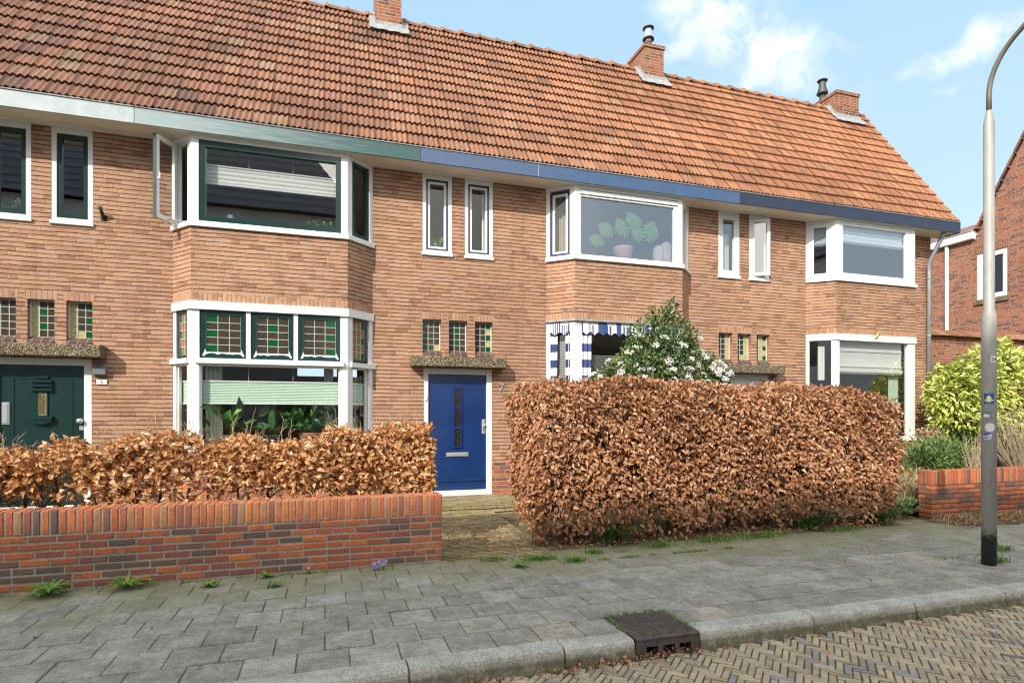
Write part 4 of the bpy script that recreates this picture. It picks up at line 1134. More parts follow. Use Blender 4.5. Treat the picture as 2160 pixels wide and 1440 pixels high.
def house_7():
    root = house(7, 0.0, 0.0, 1.4025, 6.98, 'brick terraced house with blue front door, navy sashes and striped curtains', 'houses of the brick terrace')
    w, (Fl, Ff, Fr), z0, z1 = bay_upper_frame(root, 7)
    sash(Fl, .075, Fl.L - .098, z0, z1 - .02, .038, -.07, -.014, M['navy'], w, M['glass_dark'], inner=(.036, M['white']))
    sash(Fr, .098, Fr.L - .075, z0, z1, .05, -.07, -.014, M['white'], w, M['glass_mid'])
    MB().bevbox(Ff, .098, Ff.L - .098, -.07, .006, z1 - .085, z1 - .012, b=.006).build('sunscreen_cassette', M['white'], w)
    MB().box(Ff, .098, Ff.L - .098, -.07, -.03, z1 - .100, z1 - .086).build('cassette_gap', M['black'], w)
    sash(Ff, .098, Ff.L - .098, z0 - .02, z1 - .101, (.014, .07, .03, .018), -.07, -.012, M['white'], w, M['glass_sky'])
    vents = MB()
    for i in range(10): vents.box(Ff, .2 + i * .18, .225 + i * .18, -.006, .0012, z0 - .016, z0 - .010)
    vents.build('drain_slots', M['plastic'], w)
    # ground floor bay, wide boarded corner posts
    pts = BAYS[7]; Fl, Ff, Fr = faces(pts); zl = ZLO[7]
    fr = MB(); corner_posts(fr, pts, .13, ZB + .06, zl - .03, -.09, -.003)
    fr.strip(pts, -.08, .004, zl - .09, zl - .03); fr.strip(pts, -.08, .0, ZB + .062, ZB + .11)
    w = fr.build('bay_window', M['white'], root)
    MB().strip(pts, -.08, .055, ZB + .003, ZB + .06).build('sill', M['white'], w)
    MB().strip(pts, -.08, .05, zl - .028, zl).build('drip_trim', M['lead'], w)
    q = sash(Fl, .10, Fl.L - .133, ZB + .5, zl - .092, .05, -.07, -.03, M['white'], w, M['glass_dark'])
    q = sash(Ff, .133, Ff.L - .133, ZB + .112, zl - .092, .045, -.07, -.03, M['white'], w, M['glass_dark'])
    pane(Fl, .10, Fl.L - .133, ZB + .112, ZB + .5, -.05, M['glass_dark'], w)
    pane(Fr, .10, Fr.L - .133, ZB + .112, zl - .092, -.05, M['glass_dark'], w)
    roof(root, 24, 47, 0.42, 0.85, 12)
    chimney(root, 6.47, 6.93, 8.02 + EYE - .03, 'steel')
    fascia(root, 1.364, 7.22, [(1.365, 3.283, 'blue_fascia', 'blue fascia board streaked with wear'), (3.286, 7.22, 'blue_fascia', 'plain blue fascia board')])
    MB().box(F0, 3.2825, 3.2875, .446, .474, 5.378, 5.58).build('board_joint', M['alu'], root)
    o = text_object('house_number', '7', .20, M['alu'], F0, 2.79, .012, 1.875, root, .006)
    MB().bevbox(F0, 1.502, 1.540, -.012, .008, 1.72, 1.80, b=.004).build('doorbell', M['white'], root)
    return root

def house_9():
    root = house(9, 5.66, .03, 6.98, 12.62, 'brick terraced house at the end with white window frames and a downpipe', 'houses of the brick terrace')
    w, (Fl, Ff, Fr), z0, z1 = bay_upper_frame(root, 9, .10)
    sash(Fl, .075, Fl.L - .103, z0, z1, (.07, .07, .08, .075), -.07, -.010, M['white'], w, M['glass_sky'])
    sash(Fr, .103, Fr.L - .075, z0, z1, .06, -.07, -.010, M['white'], w, M['glass_mid'])
    sash(Ff, .103, Ff.L - .103, z0, z1, (.078, .14, .085, .04), -.07, -.010, M['white'], w, M['glass_sky'])
    pts = BAYS[9]; Fl, Ff, Fr = faces(pts); zl = ZLO[9]
    fr = MB(); corner_posts(fr, pts, .085, ZB + .06, zl - .11, -.08, -.003)
    fr.strip(pts, -.08, .022, zl - .125, zl); fr.box(Ff, Ff.L - .19, Ff.L - .07, -.08, -.004, ZB + .06, zl - .125)
    w = fr.build('bay_window', M['white'], root)
    MB().strip(pts, -.08, .065, ZB + .003, ZB + .085).build('sill', M['white'], w)
    pane(Ff, .087, Ff.L - .19, ZB + .085, zl - .125, -.05, M['glass_mid'], w)
    pane(Fl, .065, Fl.L - .087, ZB + .085, zl - .125, -.05, M['glass_mid'], w)
    pane(Fr, .087, Fr.L - .065, ZB + .085, zl - .125, -.05, M['glass_dark'], w)
    roof(root, 0, 24, 0.85, 1.0, 13)
    chimney(root, 11.70, 12.38, 7.88 + EYE, 'dark')
    fascia(root, 7.22, 12.86, [(7.22, 11.288, 'navy_fascia', 'dark navy fascia board'), (11.291, 12.86, 'navy_fascia', 'dark navy fascia board with flaking lower edge')])
    MB().box(F0, 12.835, 12.86, .0, .444, 5.372, 5.586).build('fascia_return', M['navy_fascia'], root)
    # gable end
    top = slope(0, ROWS * RL, -.05); x = 12.62
    gb = MB(); yb = 2 * top[1] + .45
    gb.add([(x, 0, -.1), (x, yb - .5, -.1), (x, yb - .5, ZS), (x, 0, ZS)], ((0, 1, 2, 3),))
    gb.add([(x, EY + .45, ZS), (x, yb - .5, ZS), (x, top[1], top[2] - .1)], ((0, 1, 2),))
    gb.build('side_wall', M['brick'], root)
    MB().tube([F0(12.52, .36, 5.38), F0(12.52, .33, 5.30), F0(12.50, .26, 5.16), F0(12.46, .13, 4.87), F0(12.455, .085, 4.78), F0(12.455, .085, 4.6), F0(12.455, .085, .12)], .042, 12).build('downpipe', M['zinc'], root)
    br = MB()
    for z in (4.45, 3.2, 2.0, .9): br.tube([F0(12.455, .085, z), F0(12.455, .085, z + .035)], .048, 12)
    br.build('pipe_bracket', M['zinc'], root)
    p = MB(); p.bevbox(F0, 8.365, 8.455, 0, .012, 2.145, 2.265, b=.003); p = p.build('number_plate', M['black'], root)
    text_object('house_number', '9', .10, M['white'], F0, 8.41, .0125, 2.168, p, .001)
    # little gilded figure fixed over the window
    orn = MB(); gold = plain('gilded_ornament', (0.62, 0.36, 0.12), 0.35, 0.1, metal=0.4)
    s0 = 1.0
    orn.tube([Ff(s0 - .03, .035, zl - .06), Ff(s0 - .005, .045, zl - .03), Ff(s0 + .02, .045, zl + .02), Ff(s0 + .055, .045, zl + .07), Ff(s0 + .05, .04, zl + .10)], [.012, .022, .026, .018, .012], 8)
    orn.tube([Ff(s0 + .03, .04, zl + .03), Ff(s0 - .01, .045, zl + .055)], [.012, .008], 6); orn.tube([Ff(s0 + .05, .04, zl + .07), Ff(s0 + .10, .045, zl + .065)], [.012, .008], 6)
    orn.build('wall_ornament', gold, root)
    return root
H5 = house_5(); H7 = house_7(); H9 = house_9()

# ------------------------------------------------------------------ things behind the panes
def cloth_panel(T, s0, s1, z0, z1, o, amp, waves, mat, name, label, cat, group=None, stripes=None):
    mb = MB(); n = max(8, int(waves * 8))
    for i in range(n):
        a, b = s0 + (s1 - s0) * i / n, s0 + (s1 - s0) * (i + 1) / n
        oa, ob = o + amp * math.sin(2 * math.pi * waves * i / n), o + amp * math.sin(2 * math.pi * waves * (i + 1) / n)
        mb.quad(T(a, oa, z0), T(b, ob, z0), T(b, ob, z1), T(a, oa, z1), smooth=True)
    return tag(mb.build(name, mat), label, cat, group)

def pleated(T, s0, s1, z0, z1, o, mat, label, pitch=.03, group=None):
    t = thing('pleated_blind', label, 'blind', T((s0 + s1) / 2, o, z0), group)
    mb = MB(); n = max(2, int((z1 - z0 - .03) / pitch)); hz = (z1 - z0 - .036) / n
    for i in range(n):
        z = z0 + .018 + i * hz
        mb.quad(T(s0, o, z), T(s1, o, z), T(s1, o + .009, z + hz / 2), T(s0, o + .009, z + hz / 2))
        mb.quad(T(s0, o + .009, z + hz / 2), T(s1, o + .009, z + hz / 2), T(s1, o, z + hz), T(s0, o, z + hz))
    mb.build('fabric', mat, t)
    for z in (z0, z1 - .018): MB().box(T, s0, s1, o - .005, o + .016, z, z + .018).build('rail', M['white'], t)
    return t

def contents():
    Fl, Ff, Fr = faces(BAYS[5])
    t = pleated(Ff, .17, Ff.L - .16, 4.76, 5.04, -.15, M['fabric'], 'white blind lowered halfway in the upper bay over the green window', .06)
    c = MB()
    for s in (.72, 1.32): c.box(Ff, s, s + .003, -.15, -.147, 5.04, 5.30)
    c.build('cord', M['white'], t)
    t = pleated(Ff, .13, Ff.L - .13, 1.64, 1.975, -.12, M['sage'], 'sage green pleated blind across the ground floor bay window', .022)
    c = MB()
    for s in (.72, 1.32): c.box(Ff, s, s + .003, -.12, -.117, 1.975, 2.19)
    c.build('cord', M['white'], t)
    pleated(Fr, .13, Fr.L - .11, 1.64, 1.975, -.10, M['sage'], 'narrow sage blind in the right cheek of the ground floor bay', .022)
    pleated(Fl, .10, Fl.L - .13, 1.64, 1.975, -.10, M['sage'], 'narrow sage blind in the left cheek of the ground floor bay', .022)
    cloth_panel(Ff, .14, .36, 1.05, 2.95, -.24, .018, 4, M['curtain'], 'curtain', 'pale curtain at the left end of the sage blind', 'curtain')
    cloth_panel(Ff, Ff.L - .34, Ff.L - .2, 1.05, 2.95, -.34, .018, 3, M['curtain'], 'curtain', 'pale curtain at the right end of the sage blind', 'curtain')
    # glass dome on the upstairs sill
    t = thing('glass_dome', 'clear glass dome with a white object inside, on the upstairs sill', 'glass dome', Ff(.47, -.24, 4.17))
    d = MB(); d.lathe([(.095, .02), (.095, .12), (.085, .18), (.055, .22), (.015, .24)], Ff(.47, -.24, 4.17), 20); d.build('dome', M['glass_mid'], t)
    d = MB(); d.lathe([(.10, 0), (.10, .02), (.04, .021), (.04, .12), (.03, .14)], Ff(.47, -.24, 4.17), 16); d.build('base', M['fabric'], t)

    def plant(T, s, o, z, r, h, n, size, label, pot=True, seed=1, broad=.5):
        rg = np.random.default_rng(seed)
        t = thing('houseplant', label, 'houseplant', T(s, o, z))
        if pot: MB().lathe([(r * .35, 0), (r * .45, r * .55), (r * .5, r * .6), (r * .42, r * .6)], T(s, o, z), 16).build('pot', M['terracotta'] if seed % 2 else M['plastic'], t)
        c = np.array(T(s, o, z + r * .5))
        p = np.stack([rg.normal(0, r * .5, n), rg.normal(0, r * .3, n), rg.uniform(.15, 1, n) * h], 1)
        ax = np.stack([p[:, 0] + rg.normal(0, .1, n), -np.abs(rg.normal(.5, .3, n)) * r, rg.uniform(-.1, .5, n)], 1)
        nr = np.stack([rg.normal(0, .3, n), -np.ones(n) * .8, rg.uniform(.3, 1, n)], 1)
        lv = leaves(c + p, ax, nr, rg.uniform(.7, 1.2, n) * size, rg.uniform(.8, 1.1, n) * size * broad, rg.uniform(0, 1, n))
        leaf_object('foliage', [lv], M['houseplant'], t)
        st = MB()
        for q in (c + p)[:24]: st.tube([tuple(c), tuple((c + q) / 2 + np.array([0, 0, .03])), tuple(q)], .004, 4)
        st.build('stem', M['houseplant'], t)
    plant(Ff, 1.72, -.2, 4.17, .13, .13, 40, .07, 'small light green plant at the right of the green upstairs window', seed=3, broad=.9)
    plant(Ff, .45, -.32, 1.0, .32, .30, 16, .36, 'broad leaved plant at the left behind the ground floor window', seed=4, broad=.42)
    plant(Ff, 1.0, -.36, 1.0, .32, .28, 14, .30, 'leafy plant in the middle behind the ground floor window', seed=6, broad=.4)
    plant(Ff, 1.55, -.34, 1.0, .36, .40, 70, .18, 'bushy plant at the right behind the ground floor window', seed=5, broad=.5)
    plant(F0, -4.02, -.2, 4.15, .12, .16, 30, .08, 'small plant in the upstairs window beside the picture edge', seed=7, broad=.8)
    plant(F0, 1.72, -.19, 4.15, .10, .17, 26, .075, 'small round leaved plant behind the narrow navy window', seed=8, broad=.9)
    # upstairs bay of the middle house: swiss cheese plant in a pot
    Fl, Ff, Fr = faces(BAYS[7])
    s, o, z = 1.03, -.23, 4.20
    t = thing('monstera', 'split leaved monstera in a pink pot in the upstairs bay window', 'houseplant', Ff(s, o, z))
    MB().lathe([(.135, 0), (.175, .24), (.18, .26), (.155, .26), (.15, .22)], Ff(s, o, z), 24).build('pot', plain('pink_pot', (0.62, 0.36, 0.32), .8, .06), t)
    lf = MB(); st = MB()
    specs = [(.13, .62, .25, 25), (.52, .50, .25, -18), (-.10, .50, .22, 30), (-.42, .42, .20, 55), (-.60, .20, .17, 75), (.25, .42, .18, 0)]
    for dx, dz, sz, rot in specs:
        sz *= 1.2
        cx, cz = s + dx, z + .26 + dz - .13; oo = o + .08
        st.tube([Ff(s, o, z + .22), Ff(s + dx * .6, o + .04, z + .3 + dz * .4), Ff(cx, oo, cz)], .009, 5)
        ra = R(rot)
        def pt(u, v):
            return (cx + (u * math.cos(ra) - v * math.sin(ra)) * sz, cz + (u * math.sin(ra) + v * math.cos(ra)) * sz)
        for sg in (-1, 1):
            for k in range(6):
                v0 = .42 - k * .20; wd = [.40, .55, .60, .52, .38, .2][k]
                pl = [pt(0, v0), pt(0, v0 - .16), pt(sg * wd * .6, v0 - .31), pt(sg * wd, v0 - .34), pt(sg * wd * .95, v0 - .22)]
                pl = [Ff(a, oo + .004 + .001 * k, b) for a, b in pl]
                lf.add(pl, ((0, 1, 2, 3, 4),), tint=.85 + .08 * (k % 2))
            lf.add([Ff(*(lambda q: (q[0], oo, q[1]))(pt(*q))) for q in ((0, .42), (0, -.85), (sg * .07, -.6), (sg * .16, .1), (sg * .16, .48))], ((0, 1, 2, 3, 4),), tint=.9)
    lf.build('leaf', M['houseplant'], t); st.build('stem', M['houseplant'], t)
    for i, (s2, hh) in enumerate(((1.74, .36), (1.90, .44))):
        c = MB(); pl = []
        for k in range(9):
            a = math.pi * k / 8; pl.append((s2 + .085 * math.cos(a), 4.20 + hh - .085 + .085 * math.sin(a)))
        c.prism(Ff, [(s2 - .085, 4.20), (s2 + .085, 4.20)] + pl[0:9], -.27, -.19)
        tag(c.build('cushion', plain('blush_fabric_%d' % i, (.60, .47, .42), .95, .04)), ['low blush cushion in the upstairs bay, beside the taller one', 'tall blush cushion at the right corner of the upstairs bay'][i], 'cushion', 'cushions in the upstairs bay')
    cloth_panel(Fl, .10, Fl.L - .12, 4.2, 5.25, -.2, .02, 5, M['sheer'], 'curtain', 'grey gathered curtain behind the narrow navy side window', 'curtain')
    cloth_panel(F0, 2.50, 2.62, 4.2, 5.3, -.16, .02, 2, M['fabric'], 'curtain', 'white curtain edge behind the second navy window', 'curtain')
    # striped curtains and valance in the ground floor bay
    m, gg, out = new_mat('navy_white_stripe')
    us = gg.sep(gg.uv()); stp = gg.m('GREATER_THAN', gg.m('FRACT', gg.m('DIVIDE', us[0], .18)), .5)
    principled(gg, out, gg.mix(stp, (.78, .76, .70), (.045, .075, .22)), .9); stripe_v = m
    m, gg, out = new_mat('navy_white_cross_stripe')
    us = gg.sep(gg.uv()); stp = gg.m('GREATER_THAN', gg.m('FRACT', gg.m('DIVIDE', us[1], .27)), .5)
    principled(gg, out, gg.mix(stp, (.78, .76, .70), (.045, .075, .22)), .9); stripe_h = m
    navy = M['navy']
    for T, a, b, lab in ((Fl, .09, Fl.L - .10, 'striped valance with scalloped edge in the left cheek of the bay'), (Ff, .12, Ff.L - .12, 'striped blue and white valance with scalloped edge across the bay')):
        zt = ZLO[7] - .035; n = max(2, round((b - a) / .155)); wv = (b - a) / n
        t = thing('valance', lab, 'valance', T((a + b) / 2, .02, zt - .2), 'striped valances in the bay')
        mb = MB(); ed = MB(); K = 10; prev = None; ptsE = []
        for i in range(n * K + 1):
            s = a + wv * i / K; zz = zt - .20 + .024 * math.cos(2 * math.pi * i / K)
            oo = .012 + .012 * math.sin(2 * math.pi * i / K * .5)
            cur = (T(s, oo, zz), T(s, oo * .4, zt)); ptsE.append(T(s, oo + .003, zz))
            if prev: mb.quad(prev[0], cur[0], cur[1], prev[1], smooth=True)
            prev = cur
        mb.build('fabric', stripe_v, t); ed.tube(ptsE, .008, 6); ed.build('piping', navy, t)
    specs = [(Fl, .085, .19, 'striped curtain gathered at the wall side of the left cheek'), (Fl, Fl.L - .165, Fl.L - .10, 'striped curtain gathered against the boarded corner post'), (Ff, .12, .28, 'striped curtain gathered at the left of the bay front')]
    for T, a, b, lab in specs:
        mb = MB(); z0, z1 = ZB + .5, ZLO[7] - .2; n = 18
        for j in range(14):
            za, zb = z0 + (z1 - z0) * j / 14, z0 + (z1 - z0) * (j + 1) / 14
            for i in range(n):
                def P(i, zz):
                    f = (zz - z0) / (z1 - z0); wdt = (b - a) * (1 + .25 * f); s = a + wdt * i / n
                    return T(s, .006 + .014 * math.sin(2 * math.pi * 2.5 * i / n + f) , zz)
                mb.quad(P(i, za), P(i + 1, za), P(i + 1, zb), P(i, zb), smooth=True)
        tag(mb.build('striped_curtain', stripe_h), lab, 'curtain', 'striped curtains in the bay')
    def slats(T, a, b, z0, z1, lab):
        mb = MB(); z = z0
        while z < z1:
            mb.quad(T(a, -.118, z), T(b, -.118, z), T(b, -.105, z + .018), T(a, -.105, z + .018)); z += .034
        tag(mb.build('slat_blind', M['fabric']), lab, 'blind', 'slatted blinds in the striped bay')
    slats(Ff, .16, Ff.L - .16, ZB + .1, 2.52, 'white slatted blind across the striped bay')
    slats(Fl, .13, Fl.L - .15, ZB + .5, 2.75, 'narrow slatted blind behind the striped side curtain')
    # end house
    Fl, Ff, Fr = faces(BAYS[9])
    def roman(T, a, b, z0, z1, o, mat, lab, rods):
        t = thing('roman_blind', lab, 'blind', T((a + b) / 2, o, z0))
        mb = MB(); n = 16
        for i in range(n):
            za, zb = z0 + (z1 - z0) * i / n, z0 + (z1 - z0) * (i + 1) / n
            f = lambda q: o + .004 * math.sin(q * 21)
            mb.quad(T(a, f(za), za), T(b, f(za), za), T(b, f(zb), zb), T(a, f(zb), zb), smooth=True)
        mb.build('fabric', mat, t); r = MB()
        for z in rods: r.box(T, a, b, o + .014, o + .022, z, z + .018)
        if rods: r.build('rod', M['white'], t)
        fl = MB(); fl.add([T(a, o, z0), T(b, o, z0), T(b, o + .03, z0 + .04), T(a, o + .03, z0 + .04), T(a, o + .03, z0 + .10), T(b, o + .03, z0 + .10)], ((0, 1, 2, 3), (3, 2, 5, 4))); fl.build('fold', mat, t)
    roman(Ff, .16, Ff.L - .22, 4.95, 5.32, -.12, M['fabric'], 'white folded blind at the top of the end house upper bay', (5.06, 5.16))
    roman(Fl, .12, Fl.L - .16, 4.90, 5.32, -.12, M['fabric'], 'white folded blind in the side light of the end house upper bay', ())
    roman(Ff, .11, Ff.L - .24, 2.33, 2.98, -.12, M['fabric'], 'pale folded blind in the ground floor window of the end house', (2.47, 2.78))
    cloth_panel(Ff, Ff.L - .48, Ff.L - .20, 1.0, 2.9, -.22, .02, 4, M['sage'], 'curtain', 'grey green curtain at the right of the end house ground floor window', 'curtain')
    cloth_panel(F0, 7.25, 7.46, 4.25, 5.0, -.14, .004, 2, M['curtain'], 'curtain', 'pale blind filling the narrow closed white window', 'blind')
    cloth_panel(Fl, .22, .34, 2.2, 2.88, -.12, .012, 2, M['fabric'], 'curtain', 'folded white net in the left side of the end house bay', 'curtain')
contents()

# ------------------------------------------------------------------ low garden walls, brick by brick
def brick_block(mb, rg, T, s0, s1, o1, z0, z1, depth, tint, b=.006):
    j = lambda k: rg.uniform(-k, k)
    vs = []
    oo = o1 + j(.0025)
    for (a, z) in ((s0, z0), (s1, z0), (s1, z1), (s0, z1)): vs.append(T(a + j(.002), o1 - depth, z))
    for (a, z) in ((s0, z0), (s1, z0), (s1, z1), (s0, z1)): vs.append(T(a + j(.002), oo - b, z + j(.002)))
    for (a, z) in ((s0 + b, z0 + b), (s1 - b, z0 + b), (s1 - b, z1 - b), (s0 + b, z1 - b)): vs.append(T(a + j(.002), oo + j(.001), z + j(.0015)))
    mb.add(vs, ((8, 9, 10, 11), (4, 5, 9, 8), (5, 6, 10, 9), (6, 7, 11, 10), (7, 4, 8, 11), (0, 1, 5, 4), (1, 2, 6, 5), (2, 3, 7, 6), (3, 0, 4, 7)), tint=tint)

def low_wall(x0, x1, yf, th, h, mortar, label, seed, ends):
    rg = random.Random(seed)
    t = thing('garden_wall', label, 'wall', ((x0 + x1) / 2, yf + th / 2, 0), 'low brick garden walls')
    core = MB(); core.box(F0, x0 + .004, x1 - .004, -yf - th + .004, -yf - .005, -.1, h - .006); core.build('mortar_core', mortar, t)
    body = MB(); cop = MB(); C = .0655; roll = .205; hb = h - roll
    sides = [(Face((x0, yf), (x1, yf)), x1 - x0)]
    if 'l' in ends: sides.append((Face((x0, yf + th), (x0, yf)), th))
    if 'r' in ends: sides.append((Face((x1, yf), (x1, yf + th)), th))
    sides.append((Face((x1, yf + th), (x0, yf + th)), x1 - x0))
    for T, L in sides:
        z = hb - C; row = 0
        while z > -.08:
            s = -.0 if row % 2 == 0 else 0; k = row * 2
            first = .105 if row % 2 else .21
            s = 0; w = first if L > .5 else (L if row % 2 else L / 2)
            while s < L - .01:
                if L > .5 and s > 0: w = .105 if rg.random() < .04 else (.1575 if rg.random() < .08 else .21)
                e = min(L, s + w)
                if L - e < .03: e = L
                tn = rg.random()
                brick_block(body, rg, T, s + .0055 * (s > 0), e - .0065 * (e < L), 0.001, z + .0075, z + C - .0075, .03, tn * .74 + .05)
                s = e
            z -= C; row += 1
        s = 0; B = .0625 if L > .5 else L / 3
        nb = round(L / B); B = L / nb
        for q in range(nb):
            tn = min(1, max(.05, rg.gauss(.68, .2))) if rg.random() > .12 else rg.random()
            brick_block(cop, rg, T, s + .006 * (q > 0), s + B - .006 * (q < nb - 1), .003, hb + .006, h, .04, tn)
            s += B
    # tops of the soldier course
    nb = round((x1 - x0) / .0625); B = (x1 - x0) / nb
    for q in range(nb):
        tn = min(1, max(.1, rg.gauss(.7, .2))); a = x0 + q * B
        zz = h + rg.uniform(-.002, .003)
        cop.add([(a + .006, yf + .002, zz - .003), (a + B - .006, yf + .002, zz - .003), (a + B - .006, yf + th - .002, zz), (a + .006, yf + th - .002, zz)], ((0, 1, 2, 3),), tint=tn)
    body.build('brick_courses', M['gardenbrick'], t); cop.build('soldier_coping', M['gardenbrick'], t)
    return t
low_wall(-5.2, 1.10, -3.60, .21, .675, M['mortar'], 'low red brick garden wall with upright coping in front of the sparse hedge', 21, 'r')
low_wall(8.06, 14.0, -3.42, .20, .70, M['mortar_dark'], 'low red brick garden wall with dark joints beyond the street lamp', 22, 'l')

# ------------------------------------------------------------------ hedges
def hedge_tall():
    rg = np.random.default_rng(31)
    t = thing('beech_hedge', 'tall dense clipped beech hedge with brown winter leaves, beside the brick path', 'hedge', (4.75, -2.9, 0), 'brown beech hedges')
    x0, x1, y0, y1, zt = 2.20, 7.42, -3.46, -2.35, 1.80
    def bulge(a, b):
        return .055 * np.sin(a * 2.1 + b * 1.7) + .035 * np.sin(a * 4.7 - b * 3.1 + 1) + .02 * np.sin(a * 9.3 + b * 8.1)
    def topz(x):
        return zt - .035 * np.maximum(0, x - 5.0) + .03 * np.sin(x * 2.3) + .02 * np.sin(x * 6.1) - .10 * np.clip((x - 6.9) / .5, 0, 1) ** 2 - .05 * np.clip((2.5 - x) / .3, 0, 1) ** 2
    P = []; N = []
    def face_pts(n, kind):
        d = np.abs(rg.normal(0, .075, n)) - .02
        if kind == 'f' or kind == 'b':
            x = rg.uniform(x0, x1, n); z = .10 + (topz(x) - .08) * rg.uniform(0, 1, n) ** .85
            taper = .10 * np.clip((.75 - z) / .7, 0, 1) ** 1.5 + .07 * np.clip((z - 1.6) / .25, 0, 1) ** 2
            if kind == 'f': y = y0 - bulge(x, z) + d + taper; nn = np.tile([0, -1.0, .25], (n, 1))
            else: y = y1 + bulge(x, z) - d; nn = np.tile([0, 1.0, .25], (n, 1))
        elif kind in 'lr':
            y = rg.uniform(y0 + .02, y1, n); z = .10 + (topz(np.full(n, x0 if kind == 'l' else x1)) - .1) * rg.uniform(0, 1, n) ** .85
            taper = .13 * np.clip((.8 - z) / .7, 0, 1) ** 1.5 + .05 * np.clip((z - 1.6) / .25, 0, 1) ** 2
            if kind == 'l': x = x0 - bulge(y * 1.3 + 2, z) + d + taper * (1.0); nn = np.tile([-1.0, -.1, .25], (n, 1))
            else: x = x1 + bulge(y, z) - d - taper; nn = np.tile([1.0, -.1, .25], (n, 1))
        else:
            x = rg.uniform(x0, x1, n); y = rg.uniform(y0, y1, n); z = topz(x) + .03 * np.sin(y * 7) - d; nn = np.tile([0, -.25, 1.0], (n, 1))
        return np.stack([x, y, z], 1), nn
    for n, k in ((13000, 'f'), (3200, 'l'), (2000, 'r'), (4800, 't'), (2800, 'b')):
        p, nn = face_pts(n, k)
        # thin out the foot so stems and dark gaps show; leave hollows where the hedge is bare
        keep = rg.uniform(0, 1, n) < np.clip(.30 + (p[:, 2] - .08) / .38, 0, 1)
        hol = (np.sin(p[:, 0] * 5.3 + 1.3 * np.sin(p[:, 2] * 4.1)) * np.sin(p[:, 2] * 6.7 + 1.1 * np.sin(p[:, 0] * 3.3)) + .35 * np.sin(p[:, 0] * 13 + p[:, 2] * 11)) > .78
        keep &= ~(hol & (rg.uniform(0, 1, n) < .6) & (np.abs(nn[:, 2]) < .5))
        P.append(p[keep]); N.append(nn[keep])
    # loose sprays poking out of the top
    n = 420; x = rg.uniform(x0 + .05, x1 - .1, n); P.append(np.stack([x, rg.uniform(y0, y1, n), topz(x) + rg.uniform(0, .07, n)], 1)); N.append(np.tile([0, -.5, .8], (n, 1)))
    P = np.concatenate(P); N = np.concatenate(N); n = len(P)
    nr = N + rg.normal(0, .55, (n, 3))
    ax = np.stack([rg.normal(0, .55, n), rg.normal(0, .35, n), -rg.uniform(.1, 1.1, n)], 1) + N * .45
    ax[N[:, 2] > .7] += np.array([0, 0, .9])
    tn = np.clip(rg.normal(.52, .22, n) + .08 * np.sin(P[:, 0] * 1.9 + P[:, 2] * 2.7), 0, 1)
    lv = leaves(P, ax, nr, rg.uniform(.05, .10, n) * rg.choice([.7, 1, 1], n), rg.uniform(.028, .05, n), tn, rg.uniform(-.1, .95, n), rg.uniform(-.2, .9, n))
    leaf_object('foliage', [lv], M['beech'], t)
    # inner leaves keep the middle opaque, tinted darker to paint in the shade
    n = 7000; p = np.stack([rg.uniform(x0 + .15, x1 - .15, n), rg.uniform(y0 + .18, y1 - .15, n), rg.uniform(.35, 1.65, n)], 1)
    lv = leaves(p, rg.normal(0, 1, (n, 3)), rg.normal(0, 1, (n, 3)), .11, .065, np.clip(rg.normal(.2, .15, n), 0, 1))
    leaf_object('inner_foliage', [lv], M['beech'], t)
    st = MB(); r2 = random.Random(5)
    for i in range(22):
        x = x0 + .12 + (x1 - x0 - .24) * (i + r2.uniform(-.3, .3) + .3) / 21.5; y = r2.uniform(-3.22, -2.75)
        pts = [(x, y, 0)]; 
        for k in range(5): pts.append((pts[-1][0] + r2.uniform(-.06, .06), pts[-1][1] + r2.uniform(-.05, .05), .3 * (k + 1)))
        st.tube(pts, [.022, .018, .015, .012, .009, .006], 6)
        for k in range(7):
            b = pts[r2.randrange(0, 4)]; e = (b[0] + r2.uniform(-.35, .35), b[1] + r2.uniform(-.45, .1), b[2] + r2.uniform(.05, .4))
            st.tube([b, ((b[0] + e[0]) / 2, (b[1] + e[1]) / 2, (b[2] + e[2]) / 2 + .04), e], [.008, .006, .003], 4)
    for i in range(260):     # twigs that show on the clipped faces
        x, z = r2.uniform(x0, x1), r2.uniform(.2, 1.7); st.tube([(x, y0 + .1, z), (x + r2.uniform(-.05, .05), y0 + .02, z + .05), (x + r2.uniform(-.09, .09), y0 - r2.uniform(.02, .07), z + r2.uniform(.04, .14))], [.004, .003, .0015], 4, cap=False)
    for i in range(420):
        x, y = r2.uniform(x0, x1), r2.uniform(y0, y1); z = topz(x) - .12
        st.tube([(x, y, z), (x + r2.uniform(-.03, .03), y + r2.uniform(-.03, .03), z + r2.uniform(.14, .24))], [.003, .0015], 4, cap=False)
    st.build('branch', M['bark'], t)
hedge_tall()

